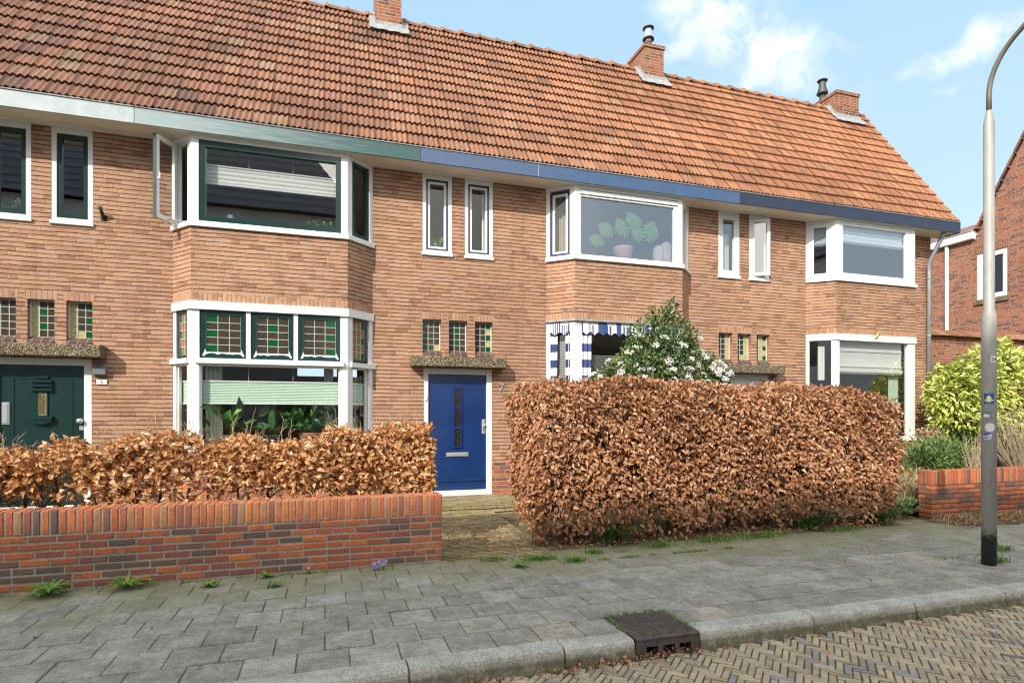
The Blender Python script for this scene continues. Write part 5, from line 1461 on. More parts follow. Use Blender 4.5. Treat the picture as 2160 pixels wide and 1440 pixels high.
def hedge_low():
    rg = np.random.default_rng(32); r2 = random.Random(8)
    t = thing('beech_hedge', 'low sparse beech hedge with curled orange leaves, growing behind the front garden wall', 'hedge', (-1.8, -2.95, .1), 'brown beech hedges')
    x0, x1 = -5.0, 1.06
    def topz(x): return 1.20 + .02 * (x + 3) + .05 * np.sin(x * 3.1) + .04 * np.sin(x * 7.7 + 1) + .03 * np.sin(x * 13) + .06 * np.clip((x - .0), 0, 1)
    n = 16000; x = rg.uniform(x0, x1, n); u = rg.uniform(0, 1, n)
    right = np.clip((x + .6) / 1.2, 0, 1)
    lo = .74 - .10 * right
    z = lo + (topz(x) - lo) * u ** .75
    prof = .23 * np.sqrt(np.clip(1 - ((z - 1.0) / .48) ** 2, .12, 1)) + .05 * right
    ang = rg.uniform(0, 2 * np.pi, n); rad = np.sqrt(rg.uniform(.12, 1, n))
    y = -2.98 + prof * rad * np.sin(ang) + .05 * np.sin(x * 3.7)
    # clumps: bushes with thinner gaps between
    cl = .5 + .5 * np.sin(x * 6.3 + .8 * np.sin(x * 2.1)) + .35 * np.sin(x * 11 + z * 6)
    keep = rg.uniform(0, 1, n) < np.clip(.35 + cl * .55 + right * .5 + (z - 1.0) * .6, 0.1, 1)
    x, y, z = x[keep], y[keep], z[keep]
    n2 = 900; xs = rg.uniform(x0, x1, n2); x = np.concatenate([x, xs]); y = np.concatenate([y, -2.98 + rg.normal(0, .12, n2)]); z = np.concatenate([z, rg.uniform(.55, .85, n2)])
    n3 = 900; ys = rg.uniform(-3.25, -2.7, n3); zz = rg.uniform(.66, 1.33, n3)
    x = np.concatenate([x, x1 + .02 - np.abs(rg.normal(0, .05, n3)) - .12 * np.clip((zz - 1.15) / .2, 0, 1)]); y = np.concatenate([y, ys]); z = np.concatenate([z, zz])
    P = np.stack([x, y, z], 1); n = len(P)
    out_ = np.stack([rg.normal(0, .4, n), np.sign(y + 2.98) * .7 - .35, rg.uniform(0, .8, n)], 1)
    ax = np.stack([rg.normal(0, .8, n), rg.normal(-.15, .6, n), rg.normal(-.2, .6, n)], 1)
    lv = leaves(P, ax, out_ + rg.normal(0, .5, (n, 3)), rg.uniform(.045, .10, n), rg.uniform(.028, .055, n), np.clip(rg.normal(.55, .24, n), 0, 1), rg.uniform(.1, .8, n), rg.uniform(0, .8, n))
    leaf_object('foliage', [lv], M['beech_gold'], t)
    st = MB(); x = x0 + .1
    while x < x1:
        y = -2.98 + r2.uniform(-.08, .08); p = [(x, y, .05)]
        for k in range(4): p.append((p[-1][0] + r2.uniform(-.05, .05), p[-1][1] + r2.uniform(-.04, .04), .05 + .28 * (k + 1)))
        st.tube(p, [.020, .016, .013, .009, .004], 6)
        for k in range(22):
            b = p[r2.randrange(1, 5)]; q = r2.uniform(.12, .36); a = r2.uniform(0, 6.28)
            e = (b[0] + q * math.cos(a), b[1] + q * .6 * math.sin(a), b[2] + q * r2.uniform(.2, .9))
            e = (e[0], e[1], min(e[2], topz(e[0]) + .02))
            st.tube([b, ((b[0] + e[0]) / 2, (b[1] + e[1]) / 2, (b[2] + e[2]) / 2 + .02), e], [.005, .0038, .002], 4)
        x += r2.uniform(.18, .30)
    st.build('branch', M['bark'], t)
    spots = [(r2.uniform(x0, x1), r2.uniform(.05, .14)) for _ in range(70)] + [(-2.05, .26), (-2.0, .22), (-.95, .27), (-.78, .22), (-1.25, .25), (-.35, .2), (-.45, .24), (-3.5, .22), (-3.42, .26), (.12, .16), (-1.5, .2)]
    for x, hgt in spots:
        tw = MB(); z = float(topz(x)) - .12; y = -2.98 + r2.uniform(-.12, .12); p = [(x, y, z)]
        d = r2.uniform(-.4, .4)
        for k in range(3): p.append((p[-1][0] + d * hgt * .4 + r2.uniform(-.015, .015), p[-1][1] + r2.uniform(-.02, .02), p[-1][2] + (hgt + .12) / 3))
        tw.tube(p, [.0042, .0036, .0028, .0016], 5)
        for k in range(3):
            b = p[1 + k % 3]; tw.tube([b, (b[0] + r2.uniform(-.06, .06), b[1] + r2.uniform(-.03, .03), b[2] + r2.uniform(.03, .07))], [.003, .0015], 4)
        tw.build('bare_twig', M['paletwig'], t)
hedge_low()

# ------------------------------------------------------------------ shrubs
def blob_points(rg, blobs, n, shell=.55):
    vol = np.array([b[3] * b[4] * b[5] for b in blobs]) ** .75; k = rg.choice(len(blobs), n, p=vol / vol.sum())
    B = np.array(blobs)[k]; d = unit(rg.normal(0, 1, (n, 3))); r = rg.uniform(shell ** 3, 1, n)[:, None] ** (1 / 3)
    return B[:, :3] + d * r * B[:, 3:6], d

def shrub_viburnum():
    rg = np.random.default_rng(41); r2 = random.Random(41)
    t = thing('flowering_shrub', 'evergreen shrub with flat white flower heads behind the tall brown hedge', 'shrub', (5.0, -1.45, .1))
    blobs = [(4.95, -1.45, 1.75, 1.0, .55, .55), (4.5, -1.6, 2.05, .55, .4, .45), (5.4, -1.5, 2.1, .6, .4, .46), (4.95, -1.45, 2.35, .68, .42, .45), (4.75, -1.5, 2.62, .40, .3, .38), (5.2, -1.45, 2.62, .42, .3, .40), (5.0, -1.45, 2.88, .26, .22, .26), (4.15, -1.55, 1.9, .42, .35, .36), (5.75, -1.5, 2.05, .38, .32, .40), (5.85, -1.5, 1.85, .32, .3, .42), (4.2, -1.55, 1.75, .35, .3, .3), (5.6, -1.5, 1.5, .6, .45, .5), (4.95, -1.4, 1.0, .8, .5, .6)]
    p, d = blob_points(rg, blobs, 14000, .55)
    # upright shoots at the top and sides
    sh = []; st = MB()
    for (sx, sz, hh) in [(4.78, 2.85, .32), (5.04, 2.95, .32), (5.20, 2.9, .36), (4.95, 2.9, .25), (5.32, 2.7, .28), (4.62, 2.55, .25), (5.55, 2.35, .3), (5.78, 2.15, .3), (4.35, 2.25, .25), (4.1, 1.95, .28), (6.0, 2.05, .2), (5.45, 2.5, .25), (6.1, 1.85, .2), (4.5, 2.3, .35)]:
        b = (sx, -1.5 + r2.uniform(-.1, .1), sz); e = (sx + r2.uniform(-.05, .05), b[1], sz + hh)
        st.tube([(sx, b[1], sz - .3), b, e], [.008, .006, .003], 5)
        for k in range(46):
            u = r2.random(); sh.append((b[0] + (e[0] - b[0]) * u + r2.gauss(0, .035), b[1] + r2.gauss(0, .035), b[2] + hh * u))
    p = np.concatenate([p, np.array(sh)]); d = np.concatenate([d, unit(rg.normal(0, 1, (len(sh), 3)) + np.array([0, -.3, .6]))])
    n = len(p)
    ax = d * .8 + rg.normal(0, .55, (n, 3)) + np.array([0, 0, .15]); nr = d * .5 + rg.normal(0, .45, (n, 3)) + np.array([0, -.2, .7])
    lv = leaves(p, ax, nr, rg.uniform(.05, .085, n), rg.uniform(.024, .040, n), np.clip(rg.normal(.5, .24, n) + .12 * d[:, 2], 0, 1), .2, .2)
    leaf_object('foliage', [lv], M['viburnum'], t)
    for k in range(9):
        x = 5.0 + r2.uniform(-.15, .15); e = r2.choice(blobs[:10]); st.tube([(x, -1.45 + r2.uniform(-.1, .1), .1), ((x + e[0]) / 2 + r2.uniform(-.1, .1), e[1], .9), (e[0], e[1], e[2])], [.022, .015, .006], 6)
    st.build('stem', M['bark'], t)
    # flower heads: shallow domes of tiny petals, scattered over the side turned to the street
    P = []; Nn = []; cnt = 0
    while cnt < 135:
        q, dd = blob_points(rg, blobs[:10], 1, .97); q = q[0]; dd = dd[0]
        if dd[1] > .25 or dd[2] < -.55 or q[2] < 1.6 or q[2] > 2.7 or (q[2] > 2.35 and rg.random() < .6): continue
        cnt += 1; R_ = rg.uniform(.04, .068); nn = unit((dd + np.array([0, -.25, .8]))[None])[0]
        a = unit(np.cross(nn, rg.normal(0, 1, 3))[None])[0]; b = np.cross(nn, a); m = 44
        r = np.sqrt(rg.uniform(0, 1, m)) * R_; th = rg.uniform(0, 6.28, m)
        P.append(q + dd * .03 + a * (r * np.cos(th))[:, None] + b * (r * np.sin(th))[:, None] + nn * (.022 * (1 - (r / R_) ** 2))[:, None]); Nn.append(np.tile(nn, (m, 1)))
    P = np.concatenate(P); Nn = np.concatenate(Nn); n = len(P)
    lv = leaves(P, rg.normal(0, 1, (n, 3)) + Nn * .3, Nn + rg.normal(0, .35, (n, 3)), .024, .022, np.clip(rg.normal(.7, .28, n), 0, 1), .1, .1)
    leaf_object('flower_heads', [lv], M['flower'], t)
shrub_viburnum()

def shrub_variegated():
    rg = np.random.default_rng(43); r2 = random.Random(43)
    t = thing('variegated_shrub', 'large yellow and green variegated shrub at the end house corner, behind the street lamp', 'shrub', (13.2, -1.0, .2))
    blobs = [(12.35, -1.0, 1.75, .95, .55, .75), (13.3, -1.0, 2.0, 1.1, .6, .85), (12.8, -1.0, 2.4, .65, .5, .5), (13.05, -.95, 2.72, .4, .35, .3), (12.0, -.9, 2.05, .5, .4, .5), (14.3, -1.1, 2.0, 1.0, .6, .8), (15.3, -1.2, 2.1, 1.0, .6, .75), (14.6, -1.0, 2.35, .7, .5, .45), (12.2, -1.0, 1.35, .7, .5, .4), (13.6, -1.1, 1.4, 1.1, .5, .5), (15.2, -1.1, 1.4, 1.1, .5, .5), (11.75, -.85, 1.85, .3, .3, .4)]
    p, d = blob_points(rg, blobs, 9800, .78); n = len(p)
    ax = d * .75 + rg.normal(0, .5, (n, 3)) + np.array([0, -.25, -.25]); nr = d * .7 + rg.normal(0, .45, (n, 3)) + np.array([0, -.5, .7])
    for _ in range(46):      # loose shoots break the outline
        b = blobs[rg.integers(len(blobs))]; dd = unit(rg.normal(0, 1, (1, 3)) * np.array([1, .8, .9]) + np.array([0, -.2, .3]))[0]
        m = 16; u = rg.uniform(.85, 1.22, m)[:, None]
        p = np.concatenate([p, np.array(b[:3]) + dd * np.array(b[3:6]) * u + rg.normal(0, .03, (m, 3))]); d = np.concatenate([d, np.tile(dd, (m, 1))])
        ax = np.concatenate([ax, dd * .6 + rg.normal(0, .6, (m, 3))]); nr = np.concatenate([nr, dd * .5 + rg.normal(0, .5, (m, 3)) + np.array([0, -.4, .7])])
    n = len(p)
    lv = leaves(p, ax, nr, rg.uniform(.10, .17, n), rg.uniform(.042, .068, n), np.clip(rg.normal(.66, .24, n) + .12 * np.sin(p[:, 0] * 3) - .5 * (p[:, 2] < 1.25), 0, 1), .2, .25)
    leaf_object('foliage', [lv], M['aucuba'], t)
    st = MB()
    for b in blobs:
        for k in range(3): st.tube([(b[0] * .6 + 13.2 * .4 + r2.uniform(-.3, .3), -1 + r2.uniform(-.2, .2), .2), (b[0], b[1], b[2] * .6), (b[0] + r2.uniform(-.3, .3), b[1], b[2] + .2)], [.02, .014, .006], 6)
    st.build('stem', M['bark'], t)
shrub_variegated()

def low_shrub(name, label, c, r, n, size, mat, seed, shell=.4, up=.4, asp=.26):
    rg = np.random.default_rng(seed); r2 = random.Random(seed)
    t = thing(name, label, 'shrub', (c[0], c[1], c[2] - r[2]))
    blobs = [(c[0] + r2.uniform(-.5, .5) * r[0], c[1] + r2.uniform(-.4, .4) * r[1], c[2] + r2.uniform(-.3, .35) * r[2], r[0] * .6, r[1] * .6, r[2] * .6) for _ in range(7)]
    p, d = blob_points(rg, blobs, n, shell)
    ax = d + rg.normal(0, .4, (n, 3)) + np.array([0, 0, up]); nr = rg.normal(0, .5, (n, 3)) + np.array([0, -.5, .8])
    lv = leaves(p, ax, nr, rg.uniform(.7, 1.3, n) * size, rg.uniform(.8, 1.2, n) * size * asp, np.clip(rg.normal(.5, .25, n), 0, 1), .2, .3)
    leaf_object('foliage', [lv], mat, t)
    st = MB()
    for k in range(14):
        b = r2.choice(blobs); st.tube([(c[0] + r2.uniform(-.2, .2), c[1], c[2] - r[2]), (b[0], b[1], b[2])], [.012, .005], 5)
    st.build('stem', M['bark'], t)
    return t
low_shrub('leafy_shrub', 'low green shrub with long drooping leaves under the variegated shrub', (10.0, -2.0, .72), (.85, .55, .36), 1300, .125, M['rhodo'], 51)
low_shrub('leafy_shrub', 'dark green shrub behind the bare twiggy bush, right of the lamp', (13.6, -2.1, .95), (1.0, .5, .45), 1300, .12, M['viburnum'], 52, asp=.4)
low_shrub('ground_cover_plant', 'spreading low green plant at the foot of the right garden wall corner', (7.95, -2.95, .14), (.34, .4, .16), 420, .075, M['rhodo'], 53, asp=.5)
low_shrub('dried_flower_bush', 'withered brown bush below the end house window sill', (11.2, -1.0, 1.05), (.35, .25, .28), 420, .06, M['drystraw'], 54, asp=.6)

def fan_of_twigs(name, label, cat, base, n, h, spread, mat, seed, rad=.006, bend=.4, side=0.0):
    r2 = random.Random(seed); t = thing(name, label, cat, base); mb = MB()
    for k in range(n):
        a = r2.uniform(0, 6.28); s = spread * r2.uniform(.15, 1); hh = h * r2.uniform(.6, 1.05)
        dx, dy = math.cos(a) * s + side, math.sin(a) * s * .6
        b = (base[0] + r2.uniform(-.08, .08), base[1] + r2.uniform(-.06, .06), base[2])
        pts = [b] + [(b[0] + dx * u ** (1 - bend * .5) + r2.uniform(-.02, .02), b[1] + dy * u, b[2] + hh * u * (1 - bend * u * .45)) for u in (.25, .5, .75, 1)]
        mb.tube(pts, [rad, rad * .9, rad * .75, rad * .5, rad * .25], 5, cap=False)
        for q in range(4):
            e = pts[r2.randrange(2, 5)]; mb.tube([e, (e[0] + r2.uniform(-.10, .10), e[1] + r2.uniform(-.06, .06), e[2] + r2.uniform(.04, .2))], [rad * .45, rad * .2], 4, cap=False)
    mb.build('twigs', mat, t)
    return t
fan_of_twigs('bare_bush', 'bare twiggy pale bush leaning in front of the variegated shrub at right', 'bush', (11.45, -2.55, .25), 150, 1.45, .95, M['paletwig'], 61, .006, .3, -.1)
fan_of_twigs('dead_stalks', 'bundle of dry upright stalks behind the right garden wall, left of the lamp', 'dry plant', (10.0, -2.7, .25), 46, .85, .28, M['paletwig'], 62, .008, .1)

def dry_grass(label, base, n, h, seed, spread=.3):
    r2 = random.Random(seed); t = thing('dry_grass_clump', label, 'dry grass', base, 'clumps of withered grass'); mb = MB()
    for k in range(n):
        a = r2.uniform(0, 6.28); q = (base[0] + r2.gauss(0, spread * .5), base[1] + r2.gauss(0, spread * .4), base[2])
        blade_mb(mb, q, (math.cos(a), math.sin(a)), h * r2.uniform(.6, 1.2), .007, r2.uniform(.5, 1.3), r2.random())
    mb.build('blades', M['drystraw'], t)
dry_grass('withered pale grass spilling beside the tall hedge end', (8.75, -2.3, .2), 420, .6, 71, .5)
dry_grass('withered grass leaning on the left end of the right garden wall', (8.55, -2.75, .2), 260, .5, 72, .45)

# strap-leaved clumps under the hedge
def strap_clump(label, base, n, h, seed, lean):
    r2 = random.Random(seed); t = thing('strap_leaf_plant', label, 'plant', base, 'dark strap leaved plants under the hedge'); mb = MB()
    for k in range(n):
        a = r2.gauss(lean, .8); q = (base[0] + r2.gauss(0, .09), base[1] + r2.gauss(0, .05), base[2])
        blade_mb(mb, q, (math.cos(a), math.sin(a)), h * r2.uniform(.7, 1.15), .009, r2.uniform(.7, 1.3), r2.random(), 5)
    mb.build('blades', M['lilyleaf'], t)
strap_clump('grassy dark green tuft lying out from under the left half of the tall hedge', (3.05, -3.42, .02), 70, .42, 81, -.9)
strap_clump('grassy dark green tuft under the right part of the tall hedge', (5.9, -3.40, .02), 85, .40, 82, -1.2)
strap_clump('grassy dark green tuft at the far right foot of the tall hedge', (7.1, -3.38, .02), 80, .38, 83, -.6)

def rosette(label, base, n, r, seed, group='weeds along the garden wall'):
    r2 = random.Random(seed); t = thing('weed', label, 'weed', base, group); mb = MB()
    for k in range(n):
        a = 6.283 * k / n + r2.uniform(-.2, .2); L = r * r2.uniform(.7, 1.15); el = r2.uniform(.3, 1.05); w = .021
        P = []; m = 7; d = (math.cos(a), math.sin(a)); sd = (-d[1], d[0])
        for i in range(m + 1):
            u = i / m; x, z = L * u * math.cos(el * (1 - u * .5)), L * (math.sin(el) * u * (1.25 - .75 * u)) + .004
            ww = w * (.25 + .9 * u) * (1 - u ** 4) * (1.25 if i % 2 else .65) + .001
            c = (base[0] + d[0] * x, base[1] + d[1] * x, base[2] + z)
            P += [(c[0] - sd[0] * ww, c[1] - sd[1] * ww, c[2] + ww * .3), (c[0] + sd[0] * ww, c[1] + sd[1] * ww, c[2] + ww * .3)]
        mb.add(P, [(2 * i, 2 * i + 1, 2 * i + 3, 2 * i + 2) for i in range(m)], tint=r2.random())
    mb.build('leaves', M['weedleaf'], t)
rosette('large dandelion rosette at the foot of the front garden wall, left', (-2.16, -3.74, .003), 30, .20, 91)
rosette('dandelion rosette against the front garden wall, next to the larger one', (-1.62, -3.72, .003), 24, .20, 92)
rosette('small weed at the very left end of the front wall', (-2.62, -3.70, .003), 16, .13, 93)
rosette('small weed in the paving joint in front of the wall', (-.96, -3.86, .003), 16, .085, 94)
rosette('small weed on the paving further from the wall', (-.42, -4.02, .003), 14, .08, 95)
rosette('small weed touching the garden wall near its middle', (-.52, -3.70, .003), 14, .09, 96)
rosette('weed on the paving before the left end of the tall hedge', (1.78, -4.05, .003), 18, .10, 97, 'weeds by the hedge')

def grass_tuft(label, base, n, h, seed, sx=.1, sy=.03, group='grass tufts in the paving'):
    r2 = random.Random(seed); t = thing('grass_tuft', label, 'grass tuft', base, group); mb = MB()
    for k in range(n):
        a = r2.uniform(0, 6.28)
        blade_mb(mb, (base[0] + r2.gauss(0, sx), base[1] + r2.gauss(0, sy), base[2]), (math.cos(a), math.sin(a)), h * r2.uniform(.5, 1.3), .0045, r2.uniform(.2, 1.2), r2.random(), 3)
    mb.build('blades', M['grasscol'], t)
for i, (lab, x, y, n, h, sx, sy) in enumerate([
    ('grass tuft on the paving left of the hedge foot', 2.05, -3.83, 120, .06, .10, .03),
    ('thin grass tuft between paving slabs before the hedge', 2.38, -4.0, 90, .05, .05, .025),
    ('small bright tuft close to the hedge foot', 2.72, -3.72, 60, .06, .05, .03),
    ('grass tuft nearest the brick path', 1.62, -3.72, 70, .05, .09, .03),
    ('leafy tuft beside the strap leaved clump', 3.55, -3.66, 90, .08, .10, .03),
    ('spreading tuft at the middle of the hedge foot', 4.35, -3.62, 120, .07, .2, .04),
    ('weedy tuft in front of the hedge, right of its middle', 5.05, -3.60, 120, .09, .2, .04),
    ('low tuft by the right strap leaved clump', 6.3, -3.58, 80, .07, .14, .04),
    ('grass tuft at the foot of the street lamp', 6.42, -5.28, 70, .07, .07, .05),
    ('grass tuft right of the street lamp', 6.95, -4.95, 90, .08, .10, .05),
    ('green tuft before the right garden wall', 10.4, -4.0, 160, .14, .35, .08),
    ('straggling tuft at the right garden wall corner', 8.9, -3.62, 60, .16, .12, .05),
]):
    grass_tuft(lab, (x, y, .002), int(n * 1.5), h * 1.25, 100 + i, sx, sy)

def joint_grass():
    """moss and fine grass in the paving joints"""
    r2 = random.Random(9); mb = MB()
    lines = [((2.3, -4.03), (4.3, -3.98)), ((-1.6, -3.66), (1.0, -3.64)), ((1.95, -5.56), (2.42, -5.56)), ((1.912, -5.95), (1.912, -5.58)), ((2.41, -5.95), (2.41, -5.58)), ((-3.0, -3.66), (-1.6, -3.65)), ((5.9, -5.05), (6.6, -5.05)), ((3.0, -3.76), (4.8, -3.72)), ((1.12, -3.62), (2.2, -3.66))]
    dens = [900, 520, 200, 140, 140, 120, 120, 260, 160]
    for ((a, b), (c, d)), n in zip(lines, dens):
        for k in range(n):
            u = r2.random() ** 1.0
            if math.sin(u * 17 + a) + math.sin(u * 41) < -.3: continue
            q = (a + (c - a) * u + r2.gauss(0, .012), b + (d - b) * u + r2.gauss(0, .013), .0)
            an = r2.uniform(0, 6.28); blade_mb(mb, q, (math.cos(an), math.sin(an)), r2.uniform(.01, .045), .0035, r2.uniform(.2, 1.1), r2.random(), 2)
    for k in range(2600):
        x, row = r2.uniform(-3.5, 11), r2.randrange(0, 8); y = -5.876 + .302 * row - .003 + .302 * 0
        if r2.random() > .22 + .09 * row: continue
        if math.sin(x * 3.1 + row * 2.3) + math.sin(x * 7.7 + row) < .2: continue
        an = r2.uniform(0, 6.28); blade_mb(mb, (x, y + r2.gauss(0, .004), -.004), (math.cos(an), math.sin(an)), r2.uniform(.006, .016), .0028, r2.uniform(.2, 1.1), r2.random(), 2)
    o = mb.build('joint_grass', M['grasscol']); tag(o, 'moss and fine grass growing in the paving joints', 'grass', kind='stuff')
joint_grass()

def pansies():
    for i, (lab, x, y, s) in enumerate([('clump of lilac pansies at the foot of the garden wall near its right end', .47, -3.74, 1.0), ('single small blue pansy at the foot of the wall, further left', -.16, -3.67, .6)]):
        r2 = random.Random(i); t = thing('pansy', lab, 'flower', (x, y, 0), 'pansies by the garden wall'); f = MB(); g_ = MB(); c = MB()
        for k in range(3 if i == 0 else 1):
            px, pz = x + (k - 1) * .042 * (i == 0), .055 + .012 * k; py = y - .03
            for q in range(5):
                a = 6.283 * q / 5 + .3; ra = .019 * s
                ring = [(px + math.cos(a) * ra + math.cos(b) * .017 * s, py - .004 * (q % 2), pz + math.sin(a) * ra + math.sin(b) * .017 * s) for b in [j * .785 for j in range(8)]]
                f.add(ring, (tuple(range(8)),), tint=r2.uniform(.2, 1))
            c.lathe([(.004, -.004), (.006, 0), (.004, .004)], (px, py - .008, pz), 8)
            g_.tube([(px, y, 0), (px, py + .005, pz)], .002, 4)
        for k in range(10):
            a = r2.uniform(0, 6.28); blade_mb(g_, (x + r2.gauss(0, .03), y, 0), (math.cos(a), math.sin(a)), .05, .008, .9, r2.random(), 3)
        f.build('petals', M['pansy'], t); g_.build('leaves', M['weedleaf'], t); c.build('flower_eye', plain('yellow_eye_%d' % i, (.5, .4, .05), .7), t)
pansies()

def litter():
    rg = np.random.default_rng(77)
    def sc(n, xs, ys, z, jit=.01, sz=.055):
        p = np.stack([rg.uniform(*xs, n), rg.uniform(*ys, n), z + rg.uniform(0, jit, n)], 1)
        return leaves(p, np.stack([rg.normal(0, 1, n), rg.normal(0, 1, n), rg.normal(0, .25, n)], 1), np.stack([rg.normal(0, .3, n), rg.normal(0, .3, n), np.ones(n)], 1), rg.uniform(.6, 1.2, n) * sz, rg.uniform(.3, .6, n) * sz, rg.uniform(0, 1, n), rg.uniform(.2, .9, n), rg.uniform(.2, 1, n))
    L = [sc(34, (1.85, 2.5), (-6.10, -6.04), -.118, .02, .045), sc(34, (1.4, 1.9), (-6.10, -6.04), -.118, .025, .05), sc(40, (.6, 1.5), (-6.12, -6.04), -.118, .012, .04), sc(40, (2.5, 5.5), (-6.11, -6.04), -.118, .012, .035),
         sc(30, (1.98, 2.35), (-6.03, -5.96), -.115, .03, .045), sc(420, (2.2, 7.3), (-3.6, -3.2), .03, .02, .06), sc(26, (-3, 6), (-5.7, -3.7), .004, .004, .04), sc(1100, (8.0, 13), (-3.95, -3.44), .01, .05, .06),
         sc(160, (1.2, 2.2), (-3.6, -2.2), .05, .02, .04), sc(500, (-5, 1), (-3.35, -2.4), .1, .03, .07), sc(30, (-2, 6), (-7.6, -6.1), -.117, .003, .03), sc(260, (7.6, 9.0), (-3.3, -2.0), .08, .05, .06)]
    v = [q[0] for q in L]; 
    o = leaf_object('leaf_litter', L, M['litter'], None)
    tag(o, 'dry brown fallen leaves along the kerb, hedge foot and walls', 'leaves', kind='stuff')
    # dry stems matted in front of the right wall
    r2 = random.Random(4); mb = MB()
    for k in range(900):
        x = r2.uniform(8.0, 13); y = -3.45 - abs(r2.gauss(0, .2)); a = r2.gauss(0, .7)
        blade_mb(mb, (x, y, .0), (math.cos(a), math.sin(a)), r2.uniform(.08, .28), .004, r2.uniform(1.0, 1.8), r2.random(), 3)
    o = mb.build('dead_grass', M['drystraw']); tag(o, 'matted dead grass in front of the right garden wall', 'grass', kind='stuff')
    mb = MB(); n = 40; xs = [7.98 + 6 * i / n for i in range(n + 1)]; ys = [-3.86 + .06 * math.sin(i * 1.7) + .05 * math.sin(i * .6 + 1) + (.3 if i == 0 else 0) for i in range(n + 1)]
    for i in range(n):
        mb.quad((xs[i], ys[i], .0055), (xs[i + 1], ys[i + 1], .0055), (xs[i + 1], -3.42, .03), (xs[i], -3.42, .03))
    structure(mb.build('verge_soil', M['soil']))
litter()

# ------------------------------------------------------------------ street lamp
def street_lamp():
    m, g, out = new_mat('galvanised_lamp_post')
    pos = g.pos(); z = g.sep(pos)[2]
    n1 = g.noise(g.xyz(g.m('MULTIPLY', g.sep(pos)[0], 8.0), g.m('MULTIPLY', g.sep(pos)[1], 8.0), g.m('MULTIPLY', z, 2.0)), 2.0, 6, .6)
    c = g.ramp(n1, [(.25, (.27, .265, .245)), (.5, (.37, .36, .335)), (.75, (.43, .42, .39))])
    edge = g.m('ADD', .33, g.m('MULTIPLY', g.m('SUBTRACT', g.noise(pos, 22, 4, .7), .5), .35))
    c = g.mix(g.step(z, g.m('SUBTRACT', edge, .07), g.m('ADD', edge, .05), 1.0, 0.0), c, (.035, .036, .04))
    principled(g, out, c, .55, g.bump(g.noise(pos, 60, 3), .1, .004), metal=.1)
    x, y = 6.22, -5.35
    t = thing('street_lamp', 'tall grey steel street lamp with stickers and a black scorched foot, on the pavement', 'street lamp', (x, y, 0))
    p = MB(); p.lathe([(.062, -.05), (.062, 2.42), (.060, 2.45), (.046, 2.52), (.046, 4.34), (.040, 4.38), (.026, 4.45), (.024, 4.47)], (x, y, 0), 28); p.build('pole', m, t)
    a = MB(); pts = [(x, y, 4.43)]
    for i in range(15):
        th = R(4 * i); pts.append((x + .0, y - .55 * (1 - math.cos(th)), 4.62 + .55 * math.sin(th)))
    e = pts[-1]; th = R(56)
    for k in (.2, .42): pts.append((x, e[1] - k * math.sin(th), e[2] + k * math.cos(th)))
    a.tube(pts, .023, 14); a.build('arm', plain('weathered_arm_steel', (.17, .155, .13), .6, .25, 5, metal=.2), t)
    h = MB(); e = pts[-1]; d = Vector((0, -math.sin(th), math.cos(th)))
    h.tube([e, tuple(Vector(e) + d * .04), tuple(Vector(e) + d * .12), tuple(Vector(e) + Vector((0, -.5, .16))), tuple(Vector(e) + Vector((0, -.75, .17)))], [.032, .05, .075, .10, .06], 14)
    h.build('lamp_head', M['plastic'], t)
    # number tag and stickers, wrapped on the round shaft
    def wrap(ang, w, z0, z1, mat, name, off=.0015, parent=None, n=7, lab=None):
        mb = MB(); r = .062 + off
        for i in range(n):
            a0, a1 = ang + (i / n - .5) * w / r, ang + ((i + 1) / n - .5) * w / r
            mb.quad((x + r * math.cos(a0), y + r * math.sin(a0), z0), (x + r * math.cos(a1), y + r * math.sin(a1), z0), (x + r * math.cos(a1), y + r * math.sin(a1), z1), (x + r * math.cos(a0), y + r * math.sin(a0), z1))
        o = mb.build(name, mat, parent or t)
        if lab: o['label'] = lab
        return o
    def disc(ang, rad, zc, mat, name, off=.0015, parent=None, lab=None, pts=None):
        r = .062 + off; mb = MB(); N = 24
        pl = pts or [(rad * math.cos(6.2832 * i / N), rad * math.sin(6.2832 * i / N)) for i in range(N)]
        q = len(pl); RN = 6; V = []
        for k in range(1, RN + 1):
            V += [(x + r * math.cos(ang + u * k / RN / r), y + r * math.sin(ang + u * k / RN / r), zc + v * k / RN) for u, v in pl]
        fs = [tuple(range(q))] + [(k * q + i, k * q + (i + 1) % q, (k + 1) * q + (i + 1) % q, (k + 1) * q + i) for k in range(RN - 1) for i in range(q)]
        mb.add(V, fs); o = mb.build(name, mat, parent or t)
        if lab: o['label'] = lab
        return o
    view = math.atan2(CAMY - y, 0 - x)      # the side of the shaft that faces the street on the left
    blue = plain('sticker_blue', (.015, .08, .34), .4); yel = plain('sticker_yellow', (.72, .68, .22), .5); gry = plain('sticker_grey', (.16, .20, .20), .5); wht = plain('sticker_white', (.66, .66, .68), .5); pur = plain('sticker_purple', (.10, .07, .34), .45)
    s = wrap(view + .62, .055, 1.985, 2.05, wht, 'number_tag', lab='white number tag')
    def T(a, o, z):
        r = .062 + .002 + o; an = view + .62 + a / r
        return (x + r * math.cos(an), y + r * math.sin(an), z)
    text_object('tag_digits', '24', .045, M['black'], T, .0, .001, 2.0, s, .0005)
    s = wrap(view - .02, .082, 1.583, 1.685, blue, 'sticker', lab='blue sticker with a yellow emblem')
    def P2(l): return l
    disc(view - .02, 0, 1.622, yel, 'emblem', .0025, s, pts=[(-.036, -.008), (-.018, -.012), (-.014, -.022), (.014, -.022), (.018, -.012), (.036, -.008), (.036, .002), (.016, .001), (.021, .014), (.016, .028), (.010, .03), (.006, .042), (-.006, .042), (-.010, .03), (-.016, .028), (-.021, .014), (-.016, .001), (-.036, .002)])
